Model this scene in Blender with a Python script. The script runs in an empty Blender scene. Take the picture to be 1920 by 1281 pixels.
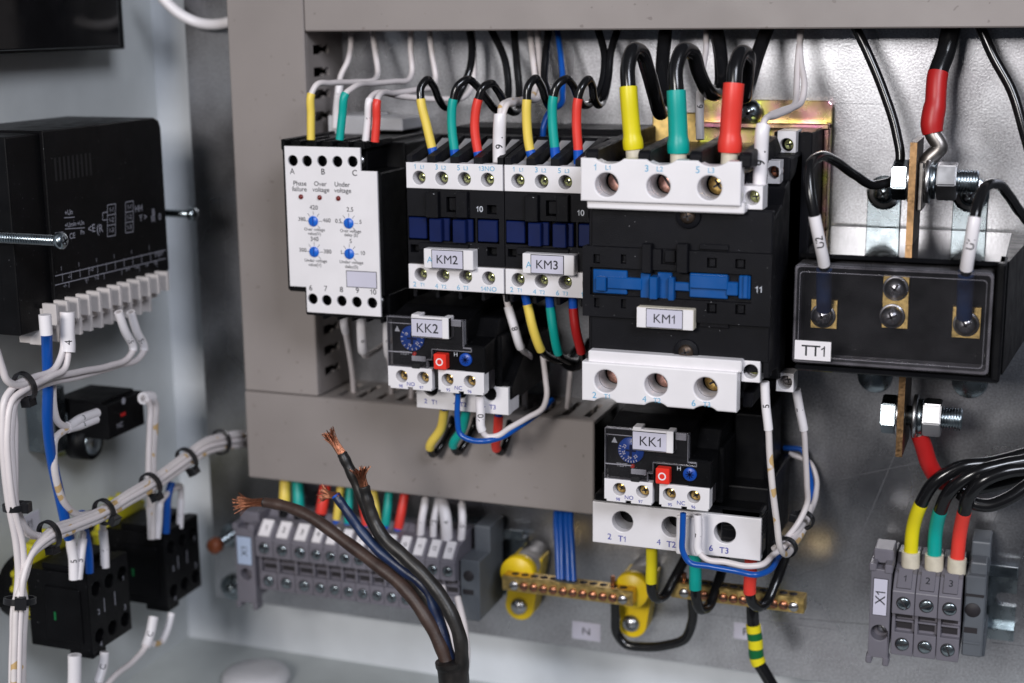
import bpy, bmesh, math, random
from mathutils import Vector, Matrix
random.seed(7)
R = math.radians
scene = bpy.context.scene

# ---------------------------------------------------------------- camera, world, lamps, exposure
# camera axes written in world directions (x right along the plate, y into the plate, z up); lengths in millimetres
CX = Vector((0.93913035, -0.34343636, -0.0092546))
CY = Vector((-0.06535185, -0.2050211, 0.97657334))
FOC, PCX, PCY, DIST, ZUP = 2787.0, 960.0, 640.5, 668.0, 352.0
AX = Vector((0.93913035, -0.06535185, -0.33728818)).normalized()
AZ = Vector((-0.0092546, 0.97657334, -0.21498574)); AZ = (AZ - AX*AX.dot(AZ)).normalized()
AY = Vector((0.34343636, 0.2050211, 0.91652486)); AY = (AY - AX*AX.dot(AY) - AZ*AZ.dot(AY)).normalized()
right = Vector((AX.x, AY.x, AZ.x)); up = Vector((AX.y, AY.y, AZ.y)); fwd = Vector((AX.z, AY.z, AZ.z))
cam_d = bpy.data.cameras.new('camera'); cam = bpy.data.objects.new('camera', cam_d)
scene.collection.objects.link(cam); scene.camera = cam
cam.matrix_world = Matrix(((right.x, up.x, -fwd.x, 0), (right.y, up.y, -fwd.y, -DIST*0.001), (right.z, up.z, -fwd.z, ZUP*0.001), (0, 0, 0, 1)))
cam_d.sensor_width = 36; cam_d.lens = FOC/1920*36
cam_d.clip_start = 0.02; cam_d.clip_end = 50
cam_d.dof.use_dof = True; cam_d.dof.focus_distance = 0.612; cam_d.dof.aperture_fstop = 6.6

world = bpy.data.worlds.new('World'); scene.world = world; world.use_nodes = True
wn = world.node_tree.nodes['Background']
wn.inputs[0].default_value = (0.55, 0.62, 0.75, 1); wn.inputs[1].default_value = 0.05

def area(name, loc, target, sx, sy, power, col):
    l = bpy.data.lights.new(name, 'AREA'); l.shape = 'RECTANGLE'; l.size = sx; l.size_y = sy
    l.energy = power; l.color = col
    o = bpy.data.objects.new(name, l); scene.collection.objects.link(o)
    o.location = loc
    o.rotation_euler = (Vector(target)-Vector(loc)).to_track_quat('-Z', 'Y').to_euler()
    return o
area('key_lamp', (-0.30, -1.45, 0.66), (-0.10, 0, 0.30), 0.36, 0.30, 12.2, (1.0, 0.97, 0.95))
area('top_lamp', (0.55, -1.0, 0.92), (-0.40, -0.1, 0.20), 0.4, 0.36, 11.5, (0.86, 0.9, 1.0))

scene.render.engine = 'CYCLES'; scene.cycles.caustics_reflective = False; scene.cycles.caustics_refractive = False
scene.view_settings.view_transform = 'Standard'; scene.view_settings.look = 'None'
scene.view_settings.exposure = 0.0; scene.view_settings.gamma = 1.0; scene.view_settings.use_curve_mapping = False

# ---------------------------------------------------------------- measuring helpers (mm, relative to the camera's foot on the plate)
def ray(px, py):
    c = (px-PCX, PCY-py, FOC)
    return Vector((c[0]*AX.x+c[1]*AX.y+c[2]*AX.z, c[0]*AY.x+c[1]*AY.y+c[2]*AY.z, c[0]*AZ.x+c[1]*AZ.y+c[2]*AZ.z))
def Q(px, py, d):                 # point standing d mm in front of the mounting plate -> (x, z)
    w = ray(px, py); t = (DIST-d)/w.y
    return w.x*t, w.z*t
def W(px, py, d):
    x, z = Q(px, py, d); return Vector((x, -d, z))
def WX(px, py, X):                # point standing at distance X from the side, for what hangs on the side wall
    w = ray(px, py); t = X/w.x
    return Vector((X, w.y*t-DIST, w.z*t))
def WZ(px, py, Zv):
    w = ray(px, py); t = Zv/w.z
    return Vector((w.x*t, w.y*t-DIST, Zv))

# ---------------------------------------------------------------- materials
M = {}
def material(name, col, rough=0.5, metal=0.0, var=0.0, vscale=60, bump=0.0, bscale=900, rvar=0.0, spec=0.5, trans=0.0, alpha=1.0, coat=0.0, flecks=None, col2=None, emis=None, ior=None):
    m = bpy.data.materials.new(name); m.use_nodes = True
    nt = m.node_tree; p = nt.nodes['Principled BSDF']
    p.inputs['Base Color'].default_value = (*col, 1); p.inputs['Roughness'].default_value = rough
    p.inputs['Metallic'].default_value = metal; p.inputs['Specular IOR Level'].default_value = spec
    if ior: p.inputs['IOR'].default_value = ior
    if trans: p.inputs['Transmission Weight'].default_value = trans
    if alpha < 1: p.inputs['Alpha'].default_value = alpha
    if coat: p.inputs['Coat Weight'].default_value = coat; p.inputs['Coat Roughness'].default_value = 0.12
    tc = nt.nodes.new('ShaderNodeTexCoord')
    def noise(scale, detail=4):
        n = nt.nodes.new('ShaderNodeTexNoise'); n.inputs['Scale'].default_value = scale; n.inputs['Detail'].default_value = detail
        nt.links.new(tc.outputs['Object'], n.inputs['Vector']); return n
    if var or col2:
        n = noise(vscale); r = nt.nodes.new('ShaderNodeMix'); r.data_type = 'RGBA'
        mr = nt.nodes.new('ShaderNodeMapRange'); mr.inputs[1].default_value = 0.35; mr.inputs[2].default_value = 0.65
        nt.links.new(n.outputs['Fac'], mr.inputs[0]); nt.links.new(mr.outputs[0], r.inputs[0])
        a = [min(1, c*(1-var)) for c in col]; b = [min(1, c*(1+var)) for c in col]
        if col2: b = col2
        r.inputs[6].default_value = (*a, 1); r.inputs[7].default_value = (*b, 1)
        out = r.outputs[2]
        if flecks:
            n3 = noise(flecks[0], 1); m3 = nt.nodes.new('ShaderNodeMapRange')
            m3.inputs[1].default_value = flecks[1]; m3.inputs[2].default_value = flecks[1]+0.02
            nt.links.new(n3.outputs['Fac'], m3.inputs[0])
            r3 = nt.nodes.new('ShaderNodeMix'); r3.data_type = 'RGBA'
            nt.links.new(m3.outputs[0], r3.inputs[0]); nt.links.new(out, r3.inputs[6]); r3.inputs[7].default_value = (*flecks[2], 1)
            out = r3.outputs[2]
        nt.links.new(out, p.inputs['Base Color'])
    if rvar:
        n = noise(vscale*2.3); mr = nt.nodes.new('ShaderNodeMapRange')
        mr.inputs[1].default_value = 0.3; mr.inputs[2].default_value = 0.7
        mr.inputs[3].default_value = max(0.02, rough-rvar); mr.inputs[4].default_value = min(1, rough+rvar)
        nt.links.new(n.outputs['Fac'], mr.inputs[0]); nt.links.new(mr.outputs[0], p.inputs['Roughness'])
    if bump:
        n = noise(bscale, 3); b = nt.nodes.new('ShaderNodeBump'); b.inputs['Strength'].default_value = bump; b.inputs['Distance'].default_value = 0.0004
        nt.links.new(n.outputs['Fac'], b.inputs['Height']); nt.links.new(b.outputs['Normal'], p.inputs['Normal'])
    M[name] = m; return m
material('black', (0.0035, 0.0035, 0.0042), 0.4, var=0.3, bump=0.25, bscale=2500, rvar=0.08, spec=0.12, flecks=(1500, 0.79, (0.25, 0.25, 0.27)))
material('contactor_black', (0.0065, 0.0065, 0.0085), 0.5, var=0.2, bump=0.4, bscale=3000, rvar=0.08, spec=0.13, flecks=(1300, 0.785, (0.4, 0.4, 0.42)))
material('gloss_black', (0.006, 0.006, 0.007), 0.10, var=0.2, rvar=0.05, spec=0.3)
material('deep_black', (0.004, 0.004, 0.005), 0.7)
material('print_black', (0.015, 0.015, 0.02), 0.6)
material('white_plastic', (0.80, 0.77, 0.785), 0.38, var=0.03, rvar=0.06, bump=0.08, bscale=1500)
material('grey_white', (0.55, 0.54, 0.56), 0.4, var=0.06)
material('strip_white', (0.58, 0.54, 0.53), 0.42, var=0.05, vscale=200)
material('cream', (0.66, 0.60, 0.48), 0.4, var=0.08, vscale=300)
material('label', (0.60, 0.58, 0.68), 0.35, var=0.03)
material('blue_label', (0.42, 0.50, 0.66), 0.35)
material('duct', (0.27, 0.238, 0.225), 0.5, var=0.08, vscale=14, bump=0.12, bscale=2200, rvar=0.10, flecks=(330, 0.735, (0.20, 0.17, 0.16)))
material('terminal_grey', (0.155, 0.145, 0.17), 0.45, var=0.08, bump=0.1, bscale=1500)
material('terminal_grey_dark', (0.10, 0.11, 0.125), 0.45, var=0.1, bump=0.1, bscale=1500)
material('slot_dark', (0.018, 0.015, 0.018), 0.6)
material('blue_slider', (0.003, 0.070, 0.26), 0.32, var=0.1, rvar=0.06)
material('navy', (0.003, 0.010, 0.065), 0.4, var=0.15, spec=0.25)
material('dial_blue', (0.006, 0.06, 0.36), 0.35)
material('knob_blue', (0.01, 0.13, 0.60), 0.35)
material('red_button', (0.80, 0.035, 0.02), 0.35)
material('sleeve_yellow', (0.84, 0.62, 0.10), 0.42, var=0.04)
material('sleeve_bright_yellow', (0.78, 0.66, 0.01), 0.42, var=0.04)
material('sleeve_green', (0.0, 0.36, 0.31), 0.42, var=0.06)
material('sleeve_red', (0.80, 0.05, 0.035), 0.42, var=0.06)
material('sleeve_dark_red', (0.45, 0.012, 0.012), 0.42, var=0.08)
material('ferrule_blue', (0.01, 0.09, 0.48), 0.3)
material('wire_white', (0.72, 0.66, 0.66), 0.38, var=0.05, vscale=30)
material('wire_stained', (0.72, 0.66, 0.65), 0.38, var=0.04, vscale=130, flecks=(150, 0.62, (0.60, 0.40, 0.18)))
material('sleeve_white', (0.84, 0.80, 0.82), 0.36)
material('wire_black', (0.008, 0.008, 0.009), 0.2, rvar=0.06, vscale=40)
material('wire_blue', (0.004, 0.075, 0.36), 0.3)
material('old_black', (0.014, 0.013, 0.013), 0.42, var=0.5, vscale=120, col2=(0.03, 0.026, 0.024), bump=0.2, bscale=900)
material('old_brown', (0.030, 0.015, 0.011), 0.5, vscale=120, col2=(0.060, 0.034, 0.026), bump=0.25, bscale=900)
material('old_blue', (0.006, 0.012, 0.045), 0.4, vscale=120, col2=(0.012, 0.03, 0.09), bump=0.2, bscale=900)
material('copper', (0.42, 0.185, 0.11), 0.36, metal=1, var=0.25, vscale=900)
material('copper_dark', (0.35, 0.14, 0.08), 0.42, metal=1, var=0.4, vscale=500)
material('copper_bar', (0.40, 0.24, 0.12), 0.38, metal=1, var=0.18, vscale=350, bump=0.15, bscale=900, rvar=0.1)
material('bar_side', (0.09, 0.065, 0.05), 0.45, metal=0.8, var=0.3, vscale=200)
material('steel', (0.55, 0.55, 0.57), 0.33, metal=1, var=0.1, rvar=0.08)
material('zinc', (0.33, 0.38, 0.41), 0.25, metal=1, var=0.15, rvar=0.1)
material('tin', (0.40, 0.37, 0.35), 0.38, metal=1, var=0.2, vscale=300)
material('brass', (0.70, 0.50, 0.19), 0.42, metal=1, var=0.2, vscale=300, rvar=0.1)
material('gold_screw', (0.75, 0.50, 0.16), 0.22, metal=1, var=0.3, vscale=900)
material('olive_screw', (0.62, 0.66, 0.28), 0.2, metal=1, var=0.4, vscale=900)
material('pink_screw', (0.75, 0.42, 0.33), 0.22, metal=1, var=0.3, vscale=700)
material('chromate', (0.78, 0.86, 0.10), 0.28, metal=1, vscale=55, col2=(0.92, 0.34, 0.55), rvar=0.06)
material('standoff_yellow', (0.85, 0.58, 0.01), 0.38)
material('grey_plastic', (0.30, 0.28, 0.27), 0.35)
material('collar_yellow', (0.42, 0.38, 0.01), 0.45)
material('print_blue', (0.16, 0.42, 0.62), 0.5)
material('print_navy', (0.03, 0.04, 0.33), 0.5)
material('print_grey', (0.55, 0.57, 0.62), 0.5)
material('meter_print', (0.33, 0.33, 0.38), 0.5)
material('led_red', (0.16, 0.012, 0.01), 0.2)
material('earth_green', (0.0, 0.12, 0.03), 0.4)
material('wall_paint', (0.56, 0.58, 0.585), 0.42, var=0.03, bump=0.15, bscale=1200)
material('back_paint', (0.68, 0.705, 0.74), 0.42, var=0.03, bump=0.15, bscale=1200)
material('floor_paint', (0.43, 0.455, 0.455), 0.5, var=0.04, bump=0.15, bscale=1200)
material('copper_sleeve', (0.30, 0.08, 0.03), 0.5)
material('tie', (0.010, 0.010, 0.012), 0.35)
material('scribe', (0.20, 0.20, 0.22), 0.5, metal=0.6)
# clear covers
def clear(name, tint, rough, fac):
    m = bpy.data.materials.new(name); m.use_nodes = True; nt = m.node_tree
    p = nt.nodes['Principled BSDF']; p.inputs['Base Color'].default_value = (0.5, 0.5, 0.55, 1); p.inputs['Roughness'].default_value = rough
    tr = nt.nodes.new('ShaderNodeBsdfTransparent'); tr.inputs[0].default_value = (*tint, 1)
    gl = nt.nodes.new('ShaderNodeBsdfGlossy'); gl.inputs['Roughness'].default_value = rough
    df = nt.nodes.new('ShaderNodeBsdfDiffuse'); df.inputs[0].default_value = (0.62, 0.6, 0.66, 1)
    fr = nt.nodes.new('ShaderNodeFresnel'); fr.inputs[0].default_value = 1.5
    mx = nt.nodes.new('ShaderNodeMixShader'); mx2 = nt.nodes.new('ShaderNodeMixShader')
    n = nt.nodes.new('ShaderNodeTexNoise'); n.inputs['Scale'].default_value = 90
    tc = nt.nodes.new('ShaderNodeTexCoord'); nt.links.new(tc.outputs['Object'], n.inputs['Vector'])
    mr = nt.nodes.new('ShaderNodeMapRange'); mr.inputs[1].default_value = 0.3; mr.inputs[2].default_value = 0.75
    mr.inputs[3].default_value = fac*0.5; mr.inputs[4].default_value = fac*1.5
    nt.links.new(n.outputs['Fac'], mr.inputs[0]); nt.links.new(mr.outputs[0], mx.inputs[0])
    nt.links.new(tr.outputs[0], mx.inputs[1]); nt.links.new(df.outputs[0], mx.inputs[2])
    nt.links.new(fr.outputs[0], mx2.inputs[0]); nt.links.new(mx.outputs[0], mx2.inputs[1]); nt.links.new(gl.outputs[0], mx2.inputs[2])
    nt.links.new(mx2.outputs[0], nt.nodes['Material Output'].inputs['Surface'])
    M[name] = m
clear('clear_cover', (0.985, 0.98, 0.99), 0.05, 0.012)
clear('clear_edge', (0.85, 0.84, 0.88), 0.12, 0.30)
# galvanised sheet of the mounting plate
def galvanised():
    m = bpy.data.materials.new('galvanised'); m.use_nodes = True; nt = m.node_tree; p = nt.nodes['Principled BSDF']
    p.inputs['Metallic'].default_value = 1.0
    tc = nt.nodes.new('ShaderNodeTexCoord')
    v = nt.nodes.new('ShaderNodeTexNoise'); v.inputs['Scale'].default_value = 26; v.inputs['Detail'].default_value = 6
    f = nt.nodes.new('ShaderNodeTexNoise'); f.inputs['Scale'].default_value = 1100; f.inputs['Detail'].default_value = 2
    st = nt.nodes.new('ShaderNodeMapping'); st.inputs['Scale'].default_value = (22, 22, 14)
    s = nt.nodes.new('ShaderNodeTexNoise'); s.inputs['Scale'].default_value = 1.0; s.inputs['Detail'].default_value = 6
    nt.links.new(tc.outputs['Object'], st.inputs[0]); nt.links.new(st.outputs[0], s.inputs['Vector'])
    for n in (v, f): nt.links.new(tc.outputs['Object'], n.inputs['Vector'])
    a = nt.nodes.new('ShaderNodeMath'); a.operation = 'MULTIPLY_ADD'; a.inputs[1].default_value = 0.5
    nt.links.new(f.outputs['Fac'], a.inputs[0]); 
    b = nt.nodes.new('ShaderNodeMath'); b.operation = 'MULTIPLY'; b.inputs[1].default_value = 0.5
    nt.links.new(v.outputs['Fac'], b.inputs[0]); nt.links.new(b.outputs[0], a.inputs[2])
    cr = nt.nodes.new('ShaderNodeValToRGB'); cr.color_ramp.elements[0].position = 0.35; cr.color_ramp.elements[0].color = (0.33, 0.32, 0.345, 1)
    cr.color_ramp.elements[1].position = 0.66; cr.color_ramp.elements[1].color = (0.64, 0.65, 0.68, 1)
    nt.links.new(a.outputs[0], cr.inputs[0]); nt.links.new(cr.outputs[0], p.inputs['Base Color'])
    mr = nt.nodes.new('ShaderNodeMapRange'); mr.inputs[1].default_value = 0.3; mr.inputs[2].default_value = 0.7
    mr.inputs[3].default_value = 0.22; mr.inputs[4].default_value = 0.41
    nt.links.new(s.outputs['Fac'], mr.inputs[0]); nt.links.new(mr.outputs[0], p.inputs['Roughness'])
    bp = nt.nodes.new('ShaderNodeBump'); bp.inputs['Strength'].default_value = 0.11; bp.inputs['Distance'].default_value = 0.0003
    nt.links.new(f.outputs['Fac'], bp.inputs['Height']); nt.links.new(bp.outputs['Normal'], p.inputs['Normal'])
    M['galvanised'] = m
galvanised()

# ---------------------------------------------------------------- mesh builder
_glyph = {}
def raw_glyphs(s):
        c = bpy.data.curves.new('t', 'FONT'); c.body = s; c.resolution_u = 3
        if not set(s) & set('MWNKVAXYvwyxkHR4%Z7z|/'): c.offset = 0.010
        o = bpy.data.objects.new('t', c); me = bpy.data.meshes.new_from_object(o)
        r = ([v.co.copy() for v in me.vertices], [list(p.vertices) for p in me.polygons])
        bpy.data.objects.remove(o); bpy.data.curves.remove(c); bpy.data.meshes.remove(me)
        return r
def _span(s):
    v = raw_glyphs(s)[0]; return max(p.x for p in v)-min(p.x for p in v)
CAP = max(v.y for v in raw_glyphs('H')[0]); _HH = _span('HH'); _adv = {}
def glyphs(s):
    if s in _glyph: return _glyph[s]
    vs = []; fs = []; x = 0.0
    for ch in s:
        if ch == ' ': x += CAP*0.38; continue
        if ch not in _adv:
            if ch == '1':
                P1 = [(0.30, 0), (0.425, 0), (0.425, 1), (0.345, 1), (0.29, 0.885), (0.19, 0.79), (0.07, 0.725), (0.07, 0.60), (0.19, 0.655), (0.30, 0.735)]
                _adv[ch] = (([Vector((a*CAP, b*CAP, 0)) for a, b in P1], [[0, 1, 2, 3, 4, 9], [4, 5, 6, 7, 8, 9]]), CAP*0.62)
            else: _adv[ch] = (raw_glyphs(ch), _span('H'+ch+'H')-_HH)
        (gv, gf), ad = _adv[ch]; b = len(vs)
        vs += [v+Vector((x, 0, 0)) for v in gv]; fs += [[b+k for k in f] for f in gf]; x += ad
    _glyph[s] = (vs, fs); return _glyph[s]

class MB:
    def __init__(s): s.v = []; s.f = []; s.m = []; s.sm = []; s.mats = []
    def mi(s, mat):
        if mat not in s.mats: s.mats.append(mat)
        return s.mats.index(mat)
    def add(s, vs, fs, mat, smooth=False):
        b = len(s.v); i = s.mi(mat)
        s.v += [Vector(v) for v in vs]
        for f in fs: s.f.append([b+k for k in f]); s.m.append(i); s.sm.append(smooth)
    def add_bm(s, bm, mat, smooth=False):
        bm.verts.index_update()
        s.add([v.co for v in bm.verts], [[v.index for v in f.verts] for f in bm.faces], mat, smooth); bm.free()
    def box(s, x0, x1, d0, d1, z0, z1, mat, bev=0.4):
        """x range, d range (distance in front of the plate), z range"""
        x0, x1 = min(x0, x1), max(x0, x1); d0, d1 = min(d0, d1), max(d0, d1); z0, z1 = min(z0, z1), max(z0, z1)
        bm = bmesh.new(); bmesh.ops.create_cube(bm, size=1)
        for v in bm.verts: v.co = Vector(((x0+x1)/2+v.co.x*(x1-x0), -(d0+d1)/2+v.co.y*(d1-d0), (z0+z1)/2+v.co.z*(z1-z0)))
        bev = min(bev, 0.3*min(x1-x0, d1-d0, z1-z0))
        if bev > 0.03: bmesh.ops.bevel(bm, geom=bm.edges[:], offset=bev, segments=2 if bev > 0.7 else 1, affect='EDGES', profile=0.5)
        s.add_bm(bm, mat)
    def prism(s, prof, x0, x1, mat, bev=0.0):      # profile in (d, z) swept along x
        bm = bmesh.new(); n = len(prof)
        a = [bm.verts.new((x0, -d, z)) for d, z in prof]; b = [bm.verts.new((x1, -d, z)) for d, z in prof]
        bm.faces.new(a); bm.faces.new(b[::-1])
        for i in range(n): bm.faces.new((a[i], b[i], b[(i+1) % n], a[(i+1) % n]))
        bmesh.ops.recalc_face_normals(bm, faces=bm.faces)
        if bev: bmesh.ops.bevel(bm, geom=bm.edges[:], offset=bev, segments=1, affect='EDGES')
        s.add_bm(bm, mat)
    def slab(s, outer, holes, d0, d1, mat, bev=0.0, plane='F'):
        """plate facing the viewer (outline in x,z) with holes; plane 'R': outline in (y,z), thickness along x; 'T': (x,y) thickness along z"""
        c = bpy.data.curves.new('c', 'CURVE'); c.dimensions = '2D'; c.fill_mode = 'BOTH'
        def spl(pts):
            sp = c.splines.new('POLY'); sp.points.add(len(pts)-1); sp.use_cyclic_u = True
            for p, q in zip(sp.points, pts): p.co = (q[0], q[1], 0, 1)
        spl(outer)
        for h in holes:
            if len(h) == 3 and not hasattr(h[0], '__len__'):
                spl([(h[0]+h[2]*math.cos(2*math.pi*k/28), h[1]+h[2]*math.sin(2*math.pi*k/28)) for k in range(28)])
            else: spl(h)
        t = abs(d1-d0)/2; c.extrude = max(t-bev, 0.01)
        if bev: c.bevel_depth = bev; c.bevel_resolution = 1; c.offset = -bev
        o = bpy.data.objects.new('c', c); me = bpy.data.meshes.new_from_object(o)
        mid = (d0+d1)/2
        if plane == 'F': vs = [(v.co.x, -mid-v.co.z, v.co.y) for v in me.vertices]
        elif plane == 'R': vs = [(mid+v.co.z, v.co.x, v.co.y) for v in me.vertices]
        else: vs = [(v.co.x, v.co.y, mid+v.co.z) for v in me.vertices]
        s.add(vs, [list(p.vertices) for p in me.polygons], mat)
        bpy.data.objects.remove(o); bpy.data.curves.remove(c); bpy.data.meshes.remove(me)
    def panel(s, outer, holes, d0, d1, mat):
        """rectangular plate with rectangular openings, built as a grid of cells"""
        xs = sorted({outer[0][0], outer[2][0]} | {h[k][0] for h in holes for k in (0, 2)})
        zs = sorted({outer[0][1], outer[2][1]} | {h[k][1] for h in holes for k in (0, 2)})
        xs = [x for x in xs if outer[0][0] <= x <= outer[2][0]]; zs = [z for z in zs if outer[0][1] <= z <= outer[2][1]]
        hol = lambda i, j: any(h[0][0]-1e-6 < (xs[i]+xs[i+1])/2 < h[2][0]+1e-6 and h[0][1]-1e-6 < (zs[j]+zs[j+1])/2 < h[2][1]+1e-6 for h in holes)
        ok = {(i, j) for i in range(len(xs)-1) for j in range(len(zs)-1) if not hol(i, j)}
        for i, j in ok:
            x0, x1, z0, z1 = xs[i], xs[i+1], zs[j], zs[j+1]
            s.add([(x0, -d1, z0), (x1, -d1, z0), (x1, -d1, z1), (x0, -d1, z1)], [(0, 1, 2, 3)], mat)
            for di, dj, a, b in ((-1, 0, (x0, z0), (x0, z1)), (1, 0, (x1, z1), (x1, z0)), (0, -1, (x1, z0), (x0, z0)), (0, 1, (x0, z1), (x1, z1))):
                if (i+di, j+dj) not in ok: s.add([(a[0], -d1, a[1]), (b[0], -d1, b[1]), (b[0], -d0, b[1]), (a[0], -d0, a[1])], [(0, 1, 2, 3)], mat)
    def lathe(s, p0, axis, prof, mat, seg=24, smooth=True, caps=True):
        """prof: list of (distance along axis, radius)"""
        p0 = Vector(p0); a = Vector(axis).normalized()
        u = a.cross(Vector((0, 0, 1)) if abs(a.z) < 0.9 else Vector((1, 0, 0))).normalized(); w = a.cross(u)
        vs = []; fs = []
        for h, r in prof:
            for k in range(seg):
                t = 2*math.pi*k/seg; vs.append(p0+a*h+(u*math.cos(t)+w*math.sin(t))*r)
        for i in range(len(prof)-1):
            for k in range(seg):
                fs.append((i*seg+k, i*seg+(k+1) % seg, (i+1)*seg+(k+1) % seg, (i+1)*seg+k))
        if caps:
            fs.append(tuple(range(seg))[::-1]); fs.append(tuple((len(prof)-1)*seg+k for k in range(seg)))
        s.add(vs, fs, mat, smooth)
    def cyl(s, p0, p1, r, mat, seg=20, r1=None, smooth=True):
        p0 = Vector(p0); p1 = Vector(p1); L = (p1-p0).length; r1 = r if r1 is None else r1
        e = min(0.25*min(r, L), 0.3) if r1 == r else 0
        pr = [(0, r), (L, r1)] if not e else [(0, r-e), (e, r), (L-e, r), (L, r-e)]
        s.lathe(p0, p1-p0, pr, mat, seg, smooth and seg > 8)
    def cone(s, *a, **k): s.cyl(*a, **k)
    def tube(s, pts, rad, mat, seg=14, caps=True):
        n = len(pts); rad = rad if hasattr(rad, '__len__') else [rad]*n
        T = [(pts[min(i+1, n-1)]-pts[max(i-1, 0)]).normalized() for i in range(n)]
        u = T[0].cross(Vector((0.31, 0.9, 0.2))).normalized()
        vs = []; fs = []
        for i in range(n):
            u = (u-T[i]*u.dot(T[i])).normalized(); w = T[i].cross(u)
            for k in range(seg):
                t = 2*math.pi*k/seg; vs.append(pts[i]+(u*math.cos(t)+w*math.sin(t))*rad[i])
        for i in range(n-1):
            for k in range(seg): fs.append((i*seg+k, i*seg+(k+1) % seg, (i+1)*seg+(k+1) % seg, (i+1)*seg+k))
        s.add(vs, fs, mat, True)
        if caps: s.add(vs[:seg], [tuple(range(seg))[::-1]], mat); s.add(vs[-seg:], [tuple(range(seg))], mat)
    def text(s, t, o, cap, mat, xd=(1, 0, 0), yd=(0, 0, 1), align='C', sx=1.0):
        vs, fs = glyphs(t)
        if not vs: return
        k = cap/CAP; xa = min(v.x for v in vs); xb = max(v.x for v in vs)
        off = {'C': (xa+xb)/2, 'L': xa, 'R': xb}[align]
        xd = Vector(xd); yd = Vector(yd); o = Vector(o)
        s.add([o+xd*((v.x-off)*k*sx)+yd*(v.y*k-cap/2) for v in vs], fs, mat)
    def line(s, a, b, w, mat, n=(0, -1, 0)):       # thin printed stroke
        a = Vector(a); b = Vector(b); q = (b-a).cross(Vector(n)).normalized()*w/2
        s.add([a-q, b-q, b+q, a+q], [(0, 1, 2, 3)], mat)
    def build(s, name, parent=None, org=None):
        org = Vector(org) if org is not None else Vector((0, 0, 0))
        if parent is None and org == Vector((0, 0, 0)):
            lo = Vector([min(v[i] for v in s.v) for i in range(3)]); hi = Vector([max(v[i] for v in s.v) for i in range(3)])
            org = Vector(((lo.x+hi.x)/2, (lo.y+hi.y)/2, lo.z))
        me = bpy.data.meshes.new(name)
        base = origin_of(parent) if parent else org
        me.from_pydata([tuple((v-base)*0.001) for v in s.v], [], s.f)
        for m_ in s.mats: me.materials.append(M[m_])
        me.polygons.foreach_set('material_index', s.m); me.polygons.foreach_set('use_smooth', s.sm)
        me.update()
        o = bpy.data.objects.new(name, me); scene.collection.objects.link(o)
        if parent: o.parent = parent
        else: o.location = (org+Vector((0, 0, ZUP)))*0.001
        return o
def origin_of(p):
    while p.parent: p = p.parent
    return Vector(p.location)*1000-Vector((0, 0, ZUP))
def empty(name, org, label, cat, group=None):
    o = bpy.data.objects.new(name, None); scene.collection.objects.link(o); o.empty_display_size = 0.01
    o.location = (Vector(org)+Vector((0, 0, ZUP)))*0.001
    tag(o, label, cat, group); return o
def tag(o, label=None, cat=None, group=None, kind=None):
    if label: o['label'] = label
    if cat: o['category'] = cat
    if group: o['group'] = group
    if kind: o['kind'] = kind
    return o
def structure(name, mb): return tag(mb.build(name), kind='structure')

def zmap(ox, oy, sc):            # turns a measured spot of an enlarged crop into picture units
    return lambda x, y: (ox+x/sc, oy+y/sc)
def screw(mb, x, d, z, r, mat, kind='cross', ang=0.5, dome=0.35):
    """screw head facing out of the plate, centre x,z, its seat at d"""
    mb.lathe((x, -d, z), (0, -1, 0), [(0, r), (r*0.25, r), (r*(0.25+dome*0.6), r*0.75), (r*(0.25+dome), r*0.3)], mat, 20)
    t = r*(0.25+dome)+0.02
    def bar(a, L, w):
        c, s_ = math.cos(a), math.sin(a)
        p = [(-L, -w), (L, -w), (L, w), (-L, w)]
        q = [(x+u*c-v*s_, z+u*s_+v*c) for u, v in p]
        vs = [(a_, -d-t, b_) for a_, b_ in q]+[(a_, -d-r*0.2, b_) for a_, b_ in q]
        mb.add(vs, [(3, 2, 1, 0), (0, 1, 5, 4), (1, 2, 6, 5), (2, 3, 7, 6), (3, 0, 4, 7)], 'slot_dark')
    if kind == 'cross': bar(ang, r*0.55, r*0.11); bar(ang+math.pi/2, r*0.55, r*0.11)
    else: bar(ang, r*0.93, r*0.12)

def smooth_path(pts, per=8):
    P = [pts[0]*2-pts[1]]+list(pts)+[pts[-1]*2-pts[-2]]; out = []; us = []
    for i in range(1, len(P)-2):
        p0, p1, p2, p3 = P[i-1:i+3]
        d1 = max((p2-p1).length, 1e-6)**0.5; d0 = max((p1-p0).length, 1e-6)**0.5; d2 = max((p3-p2).length, 1e-6)**0.5
        m1 = ((p1-p0)/(d0*d0) - (p2-p0)/(d0*d0+d1*d1) + (p2-p1)/(d1*d1))*(d1*d1)
        m2 = ((p2-p1)/(d1*d1) - (p3-p1)/(d1*d1+d2*d2) + (p3-p2)/(d2*d2))*(d1*d1)
        for k in range(per):
            t = k/per
            out.append(p1*(2*t**3-3*t*t+1)+m1*(t**3-2*t*t+t)+p2*(-2*t**3+3*t*t)+m2*(t**3-t*t)); us.append(i-1+t)
    out.append(P[-2]); us.append(len(pts)-1.0)
    return out, us
def piece(path, us, a, b):
    """the stretch of a path between control points a and b"""
    def at(u):
        for i in range(len(us)-1):
            if us[i] <= u <= us[i+1]:
                t = (u-us[i])/(us[i+1]-us[i]); return path[i].lerp(path[i+1], t)
        return path[-1]
    r = [at(a)]+[p for p, u in zip(path, us) if a+1e-3 < u < b-1e-3]+[at(b)]
    return r
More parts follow.
